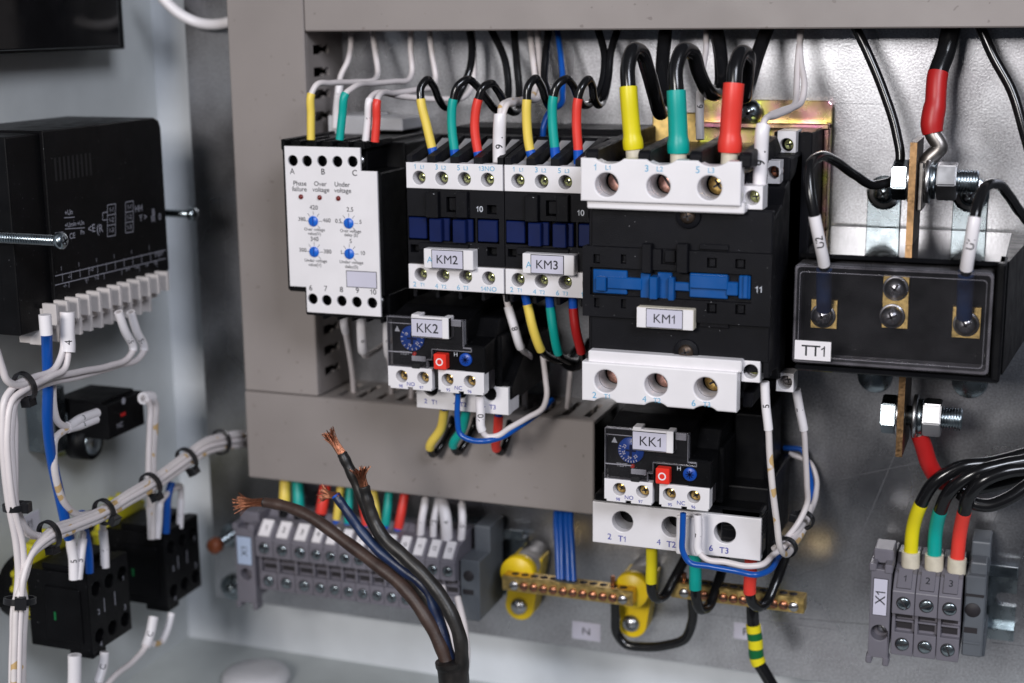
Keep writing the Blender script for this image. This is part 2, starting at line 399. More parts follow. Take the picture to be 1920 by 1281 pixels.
def wrapped(mb, s, p, T, r, cap, mat, flip=False, dot=False):
    """print on a round sleeve: the line of writing runs along the sleeve"""
    cam_p = Vector((0, -DIST, 0)); n = (cam_p-p); n = (n-T*n.dot(T)).normalized()
    if T.z < 0: T = -T
    b = n.cross(T)
    vs, fs = glyphs(s); k = cap/CAP; xm = (min(v.x for v in vs)+max(v.x for v in vs))/2
    out = []
    for v in vs:
        a = (v.x-xm)*k; h = v.y*k-cap/2; th = h/r
        out.append(p+T*a+(n*math.cos(th)+b*math.sin(th))*(r+0.10))
    mb.add(out, fs, mat)
def cable(pts, r, mat, label, cat='wire', group=None, name='wire', sleeves=(), ins=None, seg=14):
    """pts: (px, py, d) or Vectors. sleeves: (part name, a, b, radius, material, text, flip, cap, a_text)"""
    P = [p if isinstance(p, Vector) else W(*p) for p in pts]
    path, us = smooth_path(P)
    mb = MB(); mb.tube(path if not ins else piece(path, us, *ins), r, mat, seg)
    if not sleeves:
        return tag(mb.build(name), label, cat, group)
    root = empty(name, P[0], label, cat, group)
    mb.build('insulation', root)
    for s in sleeves:
        nm, a, b, rr, mt = s[:5]
        q = piece(path, us, a, b)
        m2 = MB()
        n = len(q); e = 0.12
        rad = [rr]*n
        if len(s) > 9 and s[9]: rad = [s[9](i/(n-1))*rr for i in range(n)]
        m2.tube(q, rad, mt, 18)
        if len(s) > 5 and s[5]:
            tt = s[8] if len(s) > 8 and s[8] is not None else 0.5
            c = piece(path, us, a, a+(b-a)*tt)
            p = c[-1]; T = (c[-1]-c[-2]).normalized()
            wrapped(m2, s[5], p, T, rr, s[7] if len(s) > 7 and s[7] else rr*1.1, 'print_black', s[6] if len(s) > 6 else False)
        m2.build(nm, root)
    return root
# ---------------------------------------------------------------- SETTING
b = MB(); b.box(-421.5, 300, -2, 0, -313, 120, 'galvanised', 0.3)
for (xa_, ya_), (xb_, yb_), w__ in (((1612, 1010), (1700, 800), 0.25), ((1540, 905), (1760, 860), 0.2), ((1500, 1160), (1640, 1172), 0.35), ((1860, 1205), (1925, 1212), 0.35), ((1480, 1085), (1700, 1010), 0.15), ((1850, 1010), (1905, 880), 0.25), ((1320, 1150), (1560, 1180), 0.2), ((1500, 192), (1680, 196), 0.2)):
    p_, q_ = W(xa_, ya_, 0.03), W(xb_, yb_, 0.03); b.line(p_, q_, w__, 'scribe')
structure('mounting_plate', b)
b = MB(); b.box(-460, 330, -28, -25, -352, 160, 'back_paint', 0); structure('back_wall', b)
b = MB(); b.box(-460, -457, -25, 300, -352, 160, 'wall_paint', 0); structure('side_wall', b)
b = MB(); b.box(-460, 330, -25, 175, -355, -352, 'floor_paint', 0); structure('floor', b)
# ---------------------------------------------------------------- CABLE DUCTS
def slot_poly(c, lo, hi, w, vertical_axis_first=True):
    """dog-bone slot: long side from lo to hi, half width w, centred on c (long axis = first coordinate)"""
    m = lo+(hi-lo)*0.35
    return [(lo, c-w*0.9), (m-2, c-w*0.9), (m, c-w*0.45), (m+2, c-w), (hi, c-w), (hi, c+w), (m+2, c+w), (m, c+w*0.45), (m-2, c+w*0.9), (lo, c+w*0.9)]
dg = 'grey slotted cable ducts framing the devices'
t = empty('cable_duct', (-352, 0, -182), 'upright grey cable duct left of the devices, with slots in its side', 'cable duct', dg)
b = MB(); b.box(-373, -332.6, 37.5, 40, -181.6, 120, 'duct', 0.6); b.box(-373, -371.4, 30, 37.6, -181.6, 120, 'duct', 0.2); b.box(-334.2, -332.6, 34.5, 37.6, -181.6, 120, 'duct', 0.2); b.build('cover', t)
b = MB()
holes = [[(-a, c_) for a, c_ in slot_poly(z, 15, 31, 2.2)] for z in [Q(600, 93, 24)[1]-10.4*k for k in range(-4, 20)] if z > -176]
b.slab([(-36, -181.6), (0, -181.6), (0, 120), (-36, 120)], holes, -334.6, -332.8, 'duct', 0, 'R'); b.build('side_wall', t)
b = MB(); b.box(-372.5, -371, 0, 36, -181.6, 120, 'duct', 0); b.box(-371, -335, 0, 1.5, -181.6, 120, 'duct', 0); b.build('channel', t)
t = empty('cable_duct', (-280, 0, -227), 'short level grey cable duct along the bottom, under the contactors', 'cable duct', dg)
b = MB(); b.box(-373.5, -191.6, 37.5, 40, -227, -182.2, 'duct', 0.6); b.box(-373.5, -191.6, 33, 37.6, -183.8, -182.2, 'duct', 0.2); b.build('cover', t)
b = MB()
holes = [[(c_, -a) for a, c_ in slot_poly(x, 8, 34.0, 1.7)] for x in [-325+10.6*k for k in range(0, 13)]]
b.slab([(-373, -36), (-192, -36), (-192, 0), (-373, 0)], holes, -184.6, -182.6, 'duct', 0, 'T'); b.build('top_wall', t)
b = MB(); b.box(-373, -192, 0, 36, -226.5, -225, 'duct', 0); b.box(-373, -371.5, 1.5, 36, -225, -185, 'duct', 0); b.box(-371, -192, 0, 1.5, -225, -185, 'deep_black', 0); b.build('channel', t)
t = empty('cable_duct', (-40, 0, -7), 'long level grey cable duct across the top, above all the devices', 'cable duct', dg)
b = MB(); b.box(-332.2, 300, 37.5, 40, -6.9, 36, 'duct', 0.6); b.box(-332.2, 300, 32, 37.6, -6.9, -5.4, 'duct', 0.2); b.build('cover', t)
b = MB(); b.box(-332, 300, 22, 36, -6.4, -5, 'duct', 0); b.box(-332, 300, 0, 4, -6.4, -5, 'duct', 0); b.box(-332, 300, 0, 36, 32, 35, 'duct', 0)
for k in range(50): b.box(-330+k*12.5, -322.5+k*12.5, 4, 22, -6.2, -5.2, 'duct', 0)
b.build('channel', t)

# ---------------------------------------------------------------- VOLTAGE RELAY
def rect(x0, z0, x1, z1): return [(x0, z0), (x1, z0), (x1, z1), (x0, z1)]
def pt(px, py, d):
    x, z = Q(px, py, d); return (x, -d-0.06, z)
def write(mb, s, px, py, d, cap, mat, **k): mb.text(s, pt(px, py, d), cap, mat, **k)
z6 = zmap(500, 230, 3.286)
def voltage_relay():
    D = 80; X0, X1 = -324.8, -277.2
    t = empty('voltage_relay', (-300, 0, -132), 'black relay with a white dial face, marked Phase failure, leftmost on the rail', 'relay')
    b = MB()
    b.box(X0, X1, 0, 52, -132, -56, 'black', 0.8)
    b.box(X0, X1, 52, 78.6, -122, -67, 'black', 0.6)
    b.box(X0, -286.2, 52, 73, -67.2, -56.5, 'black', 0.5); b.box(-315.6, X1, 52, 73, -132.5, -121.8, 'black', 0.5)
    b.box(X0, -322.8, 70, 79.2, -121, -56, 'black', 0.3); b.box(X0, -286.2, 70, 79.2, -57.2, -56.0, 'black', 0.3); b.box(-316.2, -314.8, 70, 79.2, -132, -119, 'black', 0.3); b.box(-316, X1, 70, 79.2, -132.3, -130.8, 'black', 0.3)
    b.box(X0, -286, 6, 74, -57, -54.5, 'black', 0.4)
    b.box(X0-0.2, X0+1.6, 4, 80, -58, -53.2, 'black', 0.4)
    for k in range(5):
        x = -323+7.9*k; b.box(x+5.6, x+7.2, 50, 79, -57, -53.6, 'black', 0.3)
    for k in range(5):
        x = -314+7.2*k; b.box(x+5.5, x+7, 50, 78, -134.2, -132, 'black', 0.3)
    b.build('housing', t)
    f = MB()
    out = [Q(*z6(x, y), D) for x, y in ((104, 146), (575, 152), (580, 298), (678, 304), (697, 1198), (240, 1168), (236, 1030), (145, 1025))]
    Xa, Xb, Xc, Xd = -323.4, -286.2, -278.4, -315.2
    zs = [-56.2, -66.3, -130.9, -119.4]
    out = [(Xa, zs[0]), (Xb, zs[0]), (Xb, zs[1]), (Xc, zs[1]), (Xc, zs[2]), (Xd, zs[2]), (Xd, zs[3]), (Xa, zs[3])]
    top = [(160, 235), (247, 238), (340, 238), (434, 241), (528, 241)]; bot = [(283, 1087), (369, 1096), (461, 1100), (554, 1107), (649, 1112)]
    hs = []
    for x, y in top+bot: q = Q(*z6(x, y), D); hs.append((q[0], q[1], 2.45))
    f.slab(out, hs, 78.6, D, 'white_plastic', 0.25)
    for s_, x, y in (('A', 158, 300), ('B', 348, 302), ('C', 542, 310)): write(f, s_, *z6(x, y), D, 2.5, 'print_black')
    for s_, x, y in (('6', 272, 1018), ('7', 364, 1022), ('8', 461, 1028), ('9', 559, 1034), ('10', 657, 1043)): write(f, s_, *z6(x, y), D, 2.4, 'print_black')
    for s_, x, y in (('Phase', 205, 374), ('failure', 202, 409), ('Over', 331, 377), ('voltage', 334, 413), ('Under', 466, 381), ('voltage', 468, 418)):
        write(f, s_, *z6(x, y), D, 2.0, 'print_black')
    for s_, x, y, c in (('420', 290, 523, 1.9), ('2.5', 513, 535, 1.9), ('340', 295, 717, 1.9), ('5', 518, 730, 1.8), ('380', 217, 594, 1.7), ('460', 370, 602, 1.8), ('0.5', 441, 606, 1.8), ('5', 578, 612, 1.7),
                     ('300', 223, 784, 1.7), ('380', 376, 794, 1.8), ('1', 459, 798, 1.8), ('10', 592, 804, 1.8), ('Over voltage', 295, 658, 1.35), ('value(V)', 294, 684, 1.35), ('Over voltage', 517, 668, 1.35), ('delay (S)', 520, 692, 1.35),
                     ('Under voltage', 303, 850, 1.35), ('value(V)', 297, 876, 1.35), ('Under voltage', 523, 860, 1.4), ('delay(S)', 523, 888, 1.4)):
        write(f, s_, *z6(x, y), D, c, 'print_black')
    q0 = Q(*z6(489, 906), D); q1 = Q(*z6(681, 1024), D)
    q0 = (q0[0], q0[1]-0.3)
    f.box(q0[0], q1[0], D+0.02, D+0.10, q1[1], q0[1], 'print_black', 0); f.box(q0[0]+.3, q1[0]-.3, D+0.1, D+0.16, q1[1]+.3, q0[1]-.3, 'label', 0)
    f.build('face_plate', t)
    for x, y in top[0::2]+bot[2:]:
        q = Q(*z6(x, y), D); m = MB(); screw(m, q[0]+0.6, 73, q[1], 2.2, 'steel'); m.build('terminal_screw', t)
    for x, y in ((212, 457), (327, 462), (442, 467)):
        q = Q(*z6(x, y), D); m = MB(); m.lathe((q[0], -D, q[1]), (0, -1, 0), [(0, 1.15), (0.3, 1.15), (0.8, 0.8), (1.0, 0.3)], 'led_red', 16); m.build('indicator', t)
    for x, y in ((289, 607), (507, 620), (294, 796), (511, 808)):
        q = Q(*z6(x, y), D); m = MB(); m.cyl((q[0], -D, q[1]), (q[0], -D-0.7, q[1]), 2.35, 'knob_blue', 24)
        m.box(q[0]-0.28, q[0]+0.28, D+0.6, D+0.78, q[1]-2.0, q[1]+2.0, 'dial_blue', 0)
        m.build('dial', t)
    m = MB()
    for x, y in ((289, 607), (507, 620), (294, 796), (511, 808)):
        q = Q(*z6(x, y), D)
        for a in (0, 50, 90, 130, 180, -45):
            c, s_ = math.cos(R(a)), math.sin(R(a))
            m.line((q[0]+c*2.7, -D-0.05, q[1]+s_*2.7), (q[0]+c*4.4, -D-0.05, q[1]+s_*4.4), 0.2, 'print_black')
    m.build('tick_marks', t)
voltage_relay()
# dark knob and white clamp beside the relay
b = MB(); b.lathe((-323, -34, -82), (-1, 0, 0), [(0, 6), (3, 6), (3.6, 5.4)], 'terminal_grey_dark', 24)
tag(b.build('knob'), 'dark grey round knob sticking out left of the white faced relay', 'knob')
b = MB(); b.box(-327, -308, 2, 30, -57, -46, 'grey_white', 0.6); b.box(-308, -290, 2, 26, -53, -47, 'grey_white', 0.5); b.box(-327.5, -322, 2, 34, -130, -57, 'grey_white', 0.6)
tag(b.build('end_clamp'), 'pale plastic clamp behind the top of the white faced relay', 'end clamp')

# ---------------------------------------------------------------- SMALL CONTACTORS
z7 = zmap(730, 230, 3.66)
def small_contactor(dx, mark, label):
    D = 85; X0, X1 = -262.4+dx, -217.9+dx; zt, zb = -61.4, -116.2
    t = empty('contactor', ((X0+X1)/2, 0, zb), label, 'contactor', 'two small contactors side by side')
    def q(x, y, d=D):
        a = Q(*z7(x, y), d); return a[0]+dx, a[1]
    def w(mb, s, x, y, cap, mat, d=D, **k):
        a = q(x, y, d); mb.text(s, (a[0], -d-0.06, a[1]), cap, mat, **k)
    b = MB()
    b.box(X0, X1, 0, 50, zb+2, -56, 'contactor_black', 0.8)
    b.box(X0+0.3, X1-0.3, 0, 34, zb-4, -50, 'contactor_black', 0.8)
    b.box(X0, X1, 50, 79, -104.9, -73, 'contactor_black', 0.5)
    b.box(X0+0.4, X1-0.4, 50, 74.6, -108, -62, 'contactor_black', 0.3)
    b.box(X0+0.4, X1-0.4, 50, 74.6, zb+0.5, -100, 'contactor_black', 0.3)
    b.box(X0+2, X1-2, 36, 50, -57, -52.5, 'contactor_black', 0.5)
    # front panel with its recesses
    wz = [(q(*p)) for p in ((130, 645), (740, 820))]
    zz1, zz0 = q(430, 652)[1], q(430, 825)[1]
    pan = rect(X0, -104.9, X1, -72.6)
    def hole(xa, ya, xb, yb):
        a = q(xa, (ya+yb)/2)[0], q(xb, (ya+yb)/2)[0], q((xa+xb)/2, ya)[1], q((xa+xb)/2, yb)[1]
        return rect(a[0], a[3], a[1], a[2])
    hs = [rect(q(125, 720)[0], zz0+0.3, q(585, 730)[0], zz1), rect(q(598, 740)[0], zz0+0.2, q(748, 740)[0], zz1+0.1), hole(385, 512, 466, 618), hole(664, 568, 730, 632), hole(140, 838, 195, 892), hole(665, 858, 732, 918)]
    for h_ in hs[4:]: h_[2] = (h_[2][0], min(h_[2][1], zz0-0.3)); h_[3] = (h_[3][0], min(h_[3][1], zz0-0.3))
    b.panel(pan, hs, 78.9, D-1, 'contactor_black')
    for xa, xb in ((262, 345), (466, 545)):
        ha = hole(xa, 472, xb, 650); b.box(ha[0][0], ha[1][0], D-1.2, D+2.2, ha[0][1], ha[2][1], 'contactor_black', 0.3)
    ha = hole(395, 520, 458, 608); b.box(ha[0][0], ha[1][0], 78.9, D-2.4, ha[0][1], ha[2][1], 'contactor_black', 0.3)
    ha = hole(205, 830, 545, 880); b.box(ha[0][0], ha[1][0], D-1.2, D+0.6, ha[0][1], ha[2][1], 'contactor_black', 0.3)
    w(b, '10', 620, 593, 2.4, 'print_grey', D-1)
    # insulating fins between the poles, above and below
    for k in range(5):
        x = X0+0.2+k*(X1-X0-1.8)/4
        b.prism([(46, -60), (50, -52.2), (84, -58.6), (84, -62), (50, -64)], x-(1.2 if k else 0), x+(2.6 if k < 4 else 1.4), 'contactor_black')
        b.box(x-0.2, x+1.6, 46, 80, zb-4.6, zb+0.4, 'contactor_black', 0.3)
    b.build('housing', t)
    for zz in (0, 1):
        m = MB(); hz = [(203, 378), (358, 382), (513, 388), (672, 394)] if zz == 0 else [(214, 1043), (367, 1050), (522, 1056), (680, 1070)]
        hs = [(*q(x, y), 2.95) for x, y in hz]
        za = (hs[0][1]+hs[3][1])/2; hs = [(h[0], za, h[2]) for h in hs]
        zr = (-72.4, zt) if zz == 0 else (zb, -105.4)
        m.slab(rect(X0+0.2, zr[0], X1-0.2, zr[1]), hs, 79.4, D, 'white_plastic', 0.3)
        for h in hs:
            m.lathe((h[0], -79.5, h[1]), (0, 1, 0), [(0, 2.97), (4.6, 2.9)], 'white_plastic', 20, caps=False)
        if zz == 0:
            for k in range(4):
                x = X0+5.5+k*11.0
                m.prism([(40, -56), (52, -53.6), (60, -56.5), (70, -60.5), (80, -62.0), (80, -66), (40, -66)], x-2.3, x+3.2, 'grey_white', 0.3)
        names = ((('1', 'L1'), ('3', 'L2'), ('5', 'L3')), (('2', 'T1'), ('4', 'T2'), ('6', 'T3')))[zz]
        for k, (n1, n2) in enumerate(names):
            xx = (203, 352, 503)[k]; yy = ((300, 305, 310) if zz == 0 else (1108, 1122, 1130))[k]
            w(m, n1, xx-28, yy, 2.1, 'print_blue'); w(m, n2, xx+22, yy+4, 1.55, 'print_blue')
        w(m, '13NO' if zz == 0 else '14NO', 668 if zz == 0 else 682, 316 if zz == 0 else 1142, 2.0, 'print_blue')
        p = m.build('terminal_row', t)
        for h in hs:
            s_ = MB(); s_.cyl((h[0]+0.2, -74.6, h[1]), (h[0]+0.2, -80.4, h[1]), 1.7, 'slot_dark', 16); screw(s_, h[0]+0.2, 80.4, h[1], 2.0, 'olive_screw', ang=random.uniform(0, 1.5)); s_.build('terminal_screw', p)
    for k, (xa, xb, dd) in enumerate(((132, 256, 83.6), (272, 356, 86.6), (360, 412, 83.4), (432, 520, 86.8), (524, 572, 83.4), (606, 740, 84.4))):
        m = MB(); a = q(xa, 720, dd)[0]; c = q(xb, 720, dd)[0]; m.box(a, c, 79, dd, zz0+0.9+(0 if k in (0, 5) else -0.6), zz1-0.7, 'navy', 0.35); m.build('slider', t)
    m = MB(); a = q(235, 930, 90); c = q(573, 940, 90)
    z1 = q(400, 872, 90)[1]; z0 = q(400, 1008, 90)[1]
    m.box(a[0], c[0], 84, 90, z0, z1, 'white_plastic', 0.35)
    a = q(291, 940, 90); c = q(508, 945, 90)
    m.box(a[0], c[0], 90, 90.2, z0+0.3, z1-0.2, 'print_black', 0); m.box(a[0]+.3, c[0]-.3, 90.1, 90.3, z0+.6, z1-.5, 'label', 0)
    m.text(mark, ((a[0]+c[0])/2, -90.4, (z0+z1)/2), 3.6, 'print_black')
    m.text('A', (a[0]-0.9, -90.1, (z0+z1)/2-0.4), 2.6, 'print_blue')
    m.build('marker_tag', t)
small_contactor(0, 'KM2', 'small black contactor with its tag marked KM2')
small_contactor(44.9, 'KM3', 'small black contactor with its tag marked KM3')

# ---------------------------------------------------------------- LARGE CONTACTOR
zA = zmap(1060, 40, 3.372); zB = zmap(1060, 380, 3.202)
def large_contactor():
    D = 114; X0, X1, XR = -174.8, -111.6, -100.6
    t = empty('contactor', (-138, 0, -152), 'large black contactor with a blue slider and its tag marked KM1', 'contactor')
    b = MB()
    prof = [(0, -50), (30, -50), (30, -58), (52, -58), (58, -64), (80, -68), (86, -74), (104, -78), (104, -138), (86, -140), (80, -146), (56, -148), (52, -152), (0, -152)]
    b.prism(prof, X1+0.6, XR, 'contactor_black', 0.5)
    b.box(XR-12, XR+4, 0, 42, -150, -49, 'contactor_black', 0.8)
    b.box(X0+1, XR, 0, 70, -150, -57, 'contactor_black', 0.8)
    b.box(X0+1, X1+1, 70, 106, -138, -74, 'contactor_black', 0.5)
    b.box(X0+2, X1, 70, 99, -150, -60.5, 'contactor_black', 0.5)
    # bare panel areas above and below the raised middle
    b.box(X0+2.4, XR+0.2, 103, 107, -90.5, -74.0, 'contactor_black', 0.4)
    b.box(X0+2.4, XR+0.2, 103, 107, -133.2, -118.6, 'contactor_black', 0.4); b.box(X0+2.4, X1+2, 103, 106.9, -137.8, -133, 'contactor_black', 0); b.box(X1+9.2, XR+0.2, 100, 106.9, -139, -133, 'contactor_black', 0)
    P = 109
    def q(x, y, d=P): return Q(*zB(x, y), d)
    def hole(xa, ya, xb, yb, d=P):
        return rect(q(xa, (ya+yb)/2, d)[0], q((xa+xb)/2, yb, d)[1], q(xb, (ya+yb)/2, d)[0], q((xa+xb)/2, ya, d)[1])
    zm = -90.2, -118.4
    sl = rect(q(148, 470)[0], q(600, 578)[1], q(1117, 505)[0], q(600, 408)[1])
    hs = [sl]
    for xa, ya, xb, yb in ((168, 310, 208, 365), (333, 312, 365, 368), (850, 332, 910, 392), (1020, 340, 1082, 398), (172, 572, 205, 630), (333, 580, 365, 636), (850, 606, 910, 665), (1020, 612, 1082, 672), (575, 282, 668, 372)):
        h_ = hole(xa, ya, xb, yb)
        if ya > 500: h_[2] = (h_[2][0], min(h_[2][1], sl[0][1]-0.3)); h_[3] = (h_[3][0], min(h_[3][1], sl[0][1]-0.3))
        else: h_[0] = (h_[0][0], max(h_[0][1], sl[2][1]+0.3)); h_[1] = (h_[1][0], max(h_[1][1], sl[2][1]+0.3))
        hs.append(h_)
    b.panel(rect(X0-0.6, zm[1], XR+0.6, zm[0]), hs, 106.6, P, 'contactor_black')
    b.box(X0-0.5, XR+0.5, 103, 106.7, zm[1]+0.1, zm[0]-0.1, 'contactor_black', 0)
    for xa, xb in ((468, 524), (676, 742)):
        h = hole(xa, 243, xb, 418); b.box(h[0][0], h[1][0], P-1, P+2.6, h[0][1], h[2][1], 'contactor_black', 0.3)
    h = hole(590, 290, 655, 365); b.box(h[0][0], h[1][0], 106, P-1.2, h[0][1], h[2][1], 'contactor_black', 0.3)
    for xa, ya, xb, yb in ((180, 315, 205, 362), (345, 318, 362, 365), (862, 338, 898, 388), (1032, 346, 1070, 394), (862, 612, 898, 660), (1032, 618, 1070, 668)):
        h = hole(xa, ya, xb, yb); b.box(h[0][0], h[1][0], 106, P-1.0, h[0][1], h[2][1], 'contactor_black', 0.2)
    h = hole(808, 250, 984, 282, 107); b.box(h[0][0], h[1][0], 106, 108, h[0][1], h[2][1], 'contactor_black', 0.2)
    h = hole(808, 722, 984, 748, 107); b.box(h[0][0], h[1][0], 106, 108, h[0][1], h[2][1], 'contactor_black', 0.2)
    # fins between the poles
    for k, x in enumerate((X0+2.5, X0+23.4, X0+43.6, X1-0.6)):
        b.prism([(48, -56), (60, -49.2), (111.5, -51.5), (113, -53), (113, -57), (60, -60)], x-0.6, x+4.2, 'contactor_black', 0.5)
        b.box(x, x+4, 60, 98, -154, -148, 'contactor_black', 0.5)
    q11 = Q(*zB(1160, 521), P); b.text('11', (q11[0], -P-0.06, q11[1]), 2.5, 'print_grey')
    b.build('housing', t)
    # terminal blocks
    def arc(cx, cz, r, a0, a1, n=8): return [(cx+r*math.cos(R(a0+(a1-a0)*i/n)), cz+r*math.sin(R(a0+(a1-a0)*i/n))) for i in range(n+1)]
    cx = [Q(1137, 350, D)[0], Q(1234, 352, D)[0], Q(1330, 355, D)[0]]
    for up_ in (True, False):
        m = MB()
        if up_:
            z1, z0, hz = -54.8, -71.6, -65.0; xa, xb = X0, X1
            out = [(xa, z0), (xb, z0), (xb, z1)]
            for c in cx[::-1]: out += arc(c+1, z1+6.9, 9.0, -50, -130, 10)
            out += [(xa, z1)]
        else:
            z1, z0, hz = -136.2, -152.2, -143.6; xa, xb = X0+0.6, X1+0.4
            out = [(xb, z1), (xa, z1), (xa, z0)]
            for c in cx: out += arc(c, z0-5.5, 7.2, 130.2, 49.8, 10)
            out += [(xb, z0)]
        m.slab(out, [(c, hz, 4.7) for c in cx], 107, D, 'white_plastic', 0.6)
        m.box(xa+2, xb+1.2, 104, 112, (z0-3.2 if up_ else z1-0.5), (z0+1 if up_ else z1+4.3), 'white_plastic', 0.5)
        for c in cx:
            m.lathe((c, -107.1, hz), (0, 1, 0), [(0, 4.72), (8, 4.5)], 'white_plastic', 28, caps=False)
            if up_: m.prism([(88, -59), (96, -57.6), (107, -57.3), (107, -59.6), (88, -59.9)], c-5.5, c+6.5, 'grey_white', 0.3)
        for k, c in enumerate(cx):
            zz = z1-3.0 if up_ else z0+3.6
            zz = -58.2 if up_ else -149.6
            m.text(('1', '3', '5')[k] if up_ else ('2', '4', '6')[k], (c-4.6, -D-0.06, zz), 2.5, 'print_blue')
            m.text(('L1', 'L2', 'L3')[k] if up_ else ('T1', 'T2', 'T3')[k], (c+0.6, -D-0.06, zz-0.1), 1.9, 'print_blue')
        p = m.build('terminal_row', t)
        for k, c in enumerate(cx):
            s_ = MB(); mt = ('pink_screw', 'pink_screw', 'gold_screw')[k]
            screw(s_, c+0.5, 99.2, hz, 4.0, mt, 'slot' if k < 2 else 'cross', ang=-1.0, dome=0.2); s_.build('terminal_screw', p)
    # blue slider with its ribs
    m = MB(); zc = q(600, 498)[1]
    def sb(xa, xb, ya, yb, dd):
        h = hole(xa, ya, xb, yb, dd); m.box(h[0][0], h[1][0], 105, dd, h[0][1], h[2][1], 'blue_slider', 0.35)
    sb(165, 370, 405, 548, 108.2); sb(180, 242, 448, 532, 110.5); sb(250, 460, 452, 522, 109.2); sb(450, 505, 425, 578, 108.8); sb(503, 550, 448, 582, 112.2)
    sb(552, 640, 420, 580, 107.8); sb(615, 652, 450, 590, 110.0); sb(650, 745, 480, 532, 108.4); sb(745, 975, 428, 575, 108.4); sb(745, 975, 440, 520, 109.8); sb(965, 1035, 480, 560, 109.4); sb(1040, 1110, 440, 580, 108.8); sb(1065, 1095, 440, 578, 110)
    m.build('slider', t)
    for y, nm in ((78, 0), (893, 1)):
        a = Q(*zB(740 if nm == 0 else 728, y), 107); m = MB()
        m.cyl((a[0], -106.5, a[1]), (a[0], -108.2, a[1]), 5.0, 'contactor_black', 28); screw(m, a[0], 107.9, a[1], 3.0, 'bar_side', ang=0.3); m.build('eyelet', t)
    m = MB(); P2 = 113; a = Q(*zB(427, 690), P2); c = Q(*zB(770, 700), P2); z1 = Q(*zB(600, 635), P2)[1]; z0 = Q(*zB(600, 760), P2)[1]
    m.box(a[0], c[0], 108, P2, z0, z1, 'cream', 0.4); m.box(a[0]+0.2, c[0]-0.2, P2-0.5, P2+0.1, z0+0.2, z1-0.2, 'white_plastic', 0)
    a = Q(*zB(485, 690), P2); c = Q(*zB(706, 700), P2)
    m.box(a[0], c[0], P2, P2+.25, z0+0.3, z1-0.3, 'print_black', 0); m.box(a[0]+.25, c[0]-.25, P2+.2, P2+.35, z0+.6, z1-.6, 'label', 0)
    m.text('KM1', ((a[0]+c[0])/2, -P2-0.42, (z0+z1)/2), 3.5, 'print_black'); m.build('marker_tag', t)
    # auxiliary terminals on the right flank
    def aux(px0, py0, px1, py1, d, mt, back=10, hole_=True):
        a = Q(px0, (py0+py1)/2, d); c = Q(px1, (py0+py1)/2, d); z1 = Q((px0+px1)/2, py0, d)[1]; z0 = Q((px0+px1)/2, py1, d)[1]
        m = MB(); cx_, cz_ = (a[0]+c[0])/2, (z0+z1)/2
        m.slab(rect(a[0], z0, c[0], z1), [(cx_, cz_, 2.9)], d-7, d, 'white_plastic', 0.25); m.box(a[0], c[0], d-back, d-7, z0, z1, 'white_plastic', 0)
        p = m.build('side_terminal', t)
        s_ = MB(); screw(s_, cx_+0.4, d-7, cz_, 2.6, mt, ang=0.2); s_.build('terminal_screw', p)
    aux(1391, 349, 1430, 393, 107, 'olive_screw'); aux(1390, 677, 1425, 717, 107.4, 'olive_screw')
    aux(1457, 246, 1492, 299, 48, 'olive_screw', 14); aux(1438, 302, 1462, 345, 78, 'copper_dark')
    aux(1455, 700, 1488, 735, 78, 'tin')
large_contactor()
b = MB()
b.slab([(-137, -90), (-94, -90)]+[(-94-3+3*math.cos(R(a)), -41+3*math.sin(R(a))) for a in (0, 30, 60, 90)]+[(-150+3*math.cos(R(a)), -41+3*math.sin(R(a))) for a in (90, 120, 150, 180)]+[(-153, -90)], [], 3, 5, 'chromate', 0.4)
b.box(-153, -94, 5, 14, -50, -47.5, 'chromate', 0.5); b.box(-96.5, -94, 3, 12, -150, -47.5, 'chromate', 0.5)
b.box(-175, -153, 3, 5, -60, -44, 'brass', 0.6)
b.box(-165, -90, 1, 3, -160, -150, 'chromate', 0.4)
tt = tag(b.build('mounting_bracket'), 'iridescent yellow zinc plated bracket behind the large contactor', 'bracket')
b = MB(); x, z = Q(1405, 212, 7); screw(b, x, 6, z, 6, 'zinc', dome=0.6); tag(b.build('mounting_screw'), 'domed screw holding the yellow bracket behind the large contactor', 'screw')

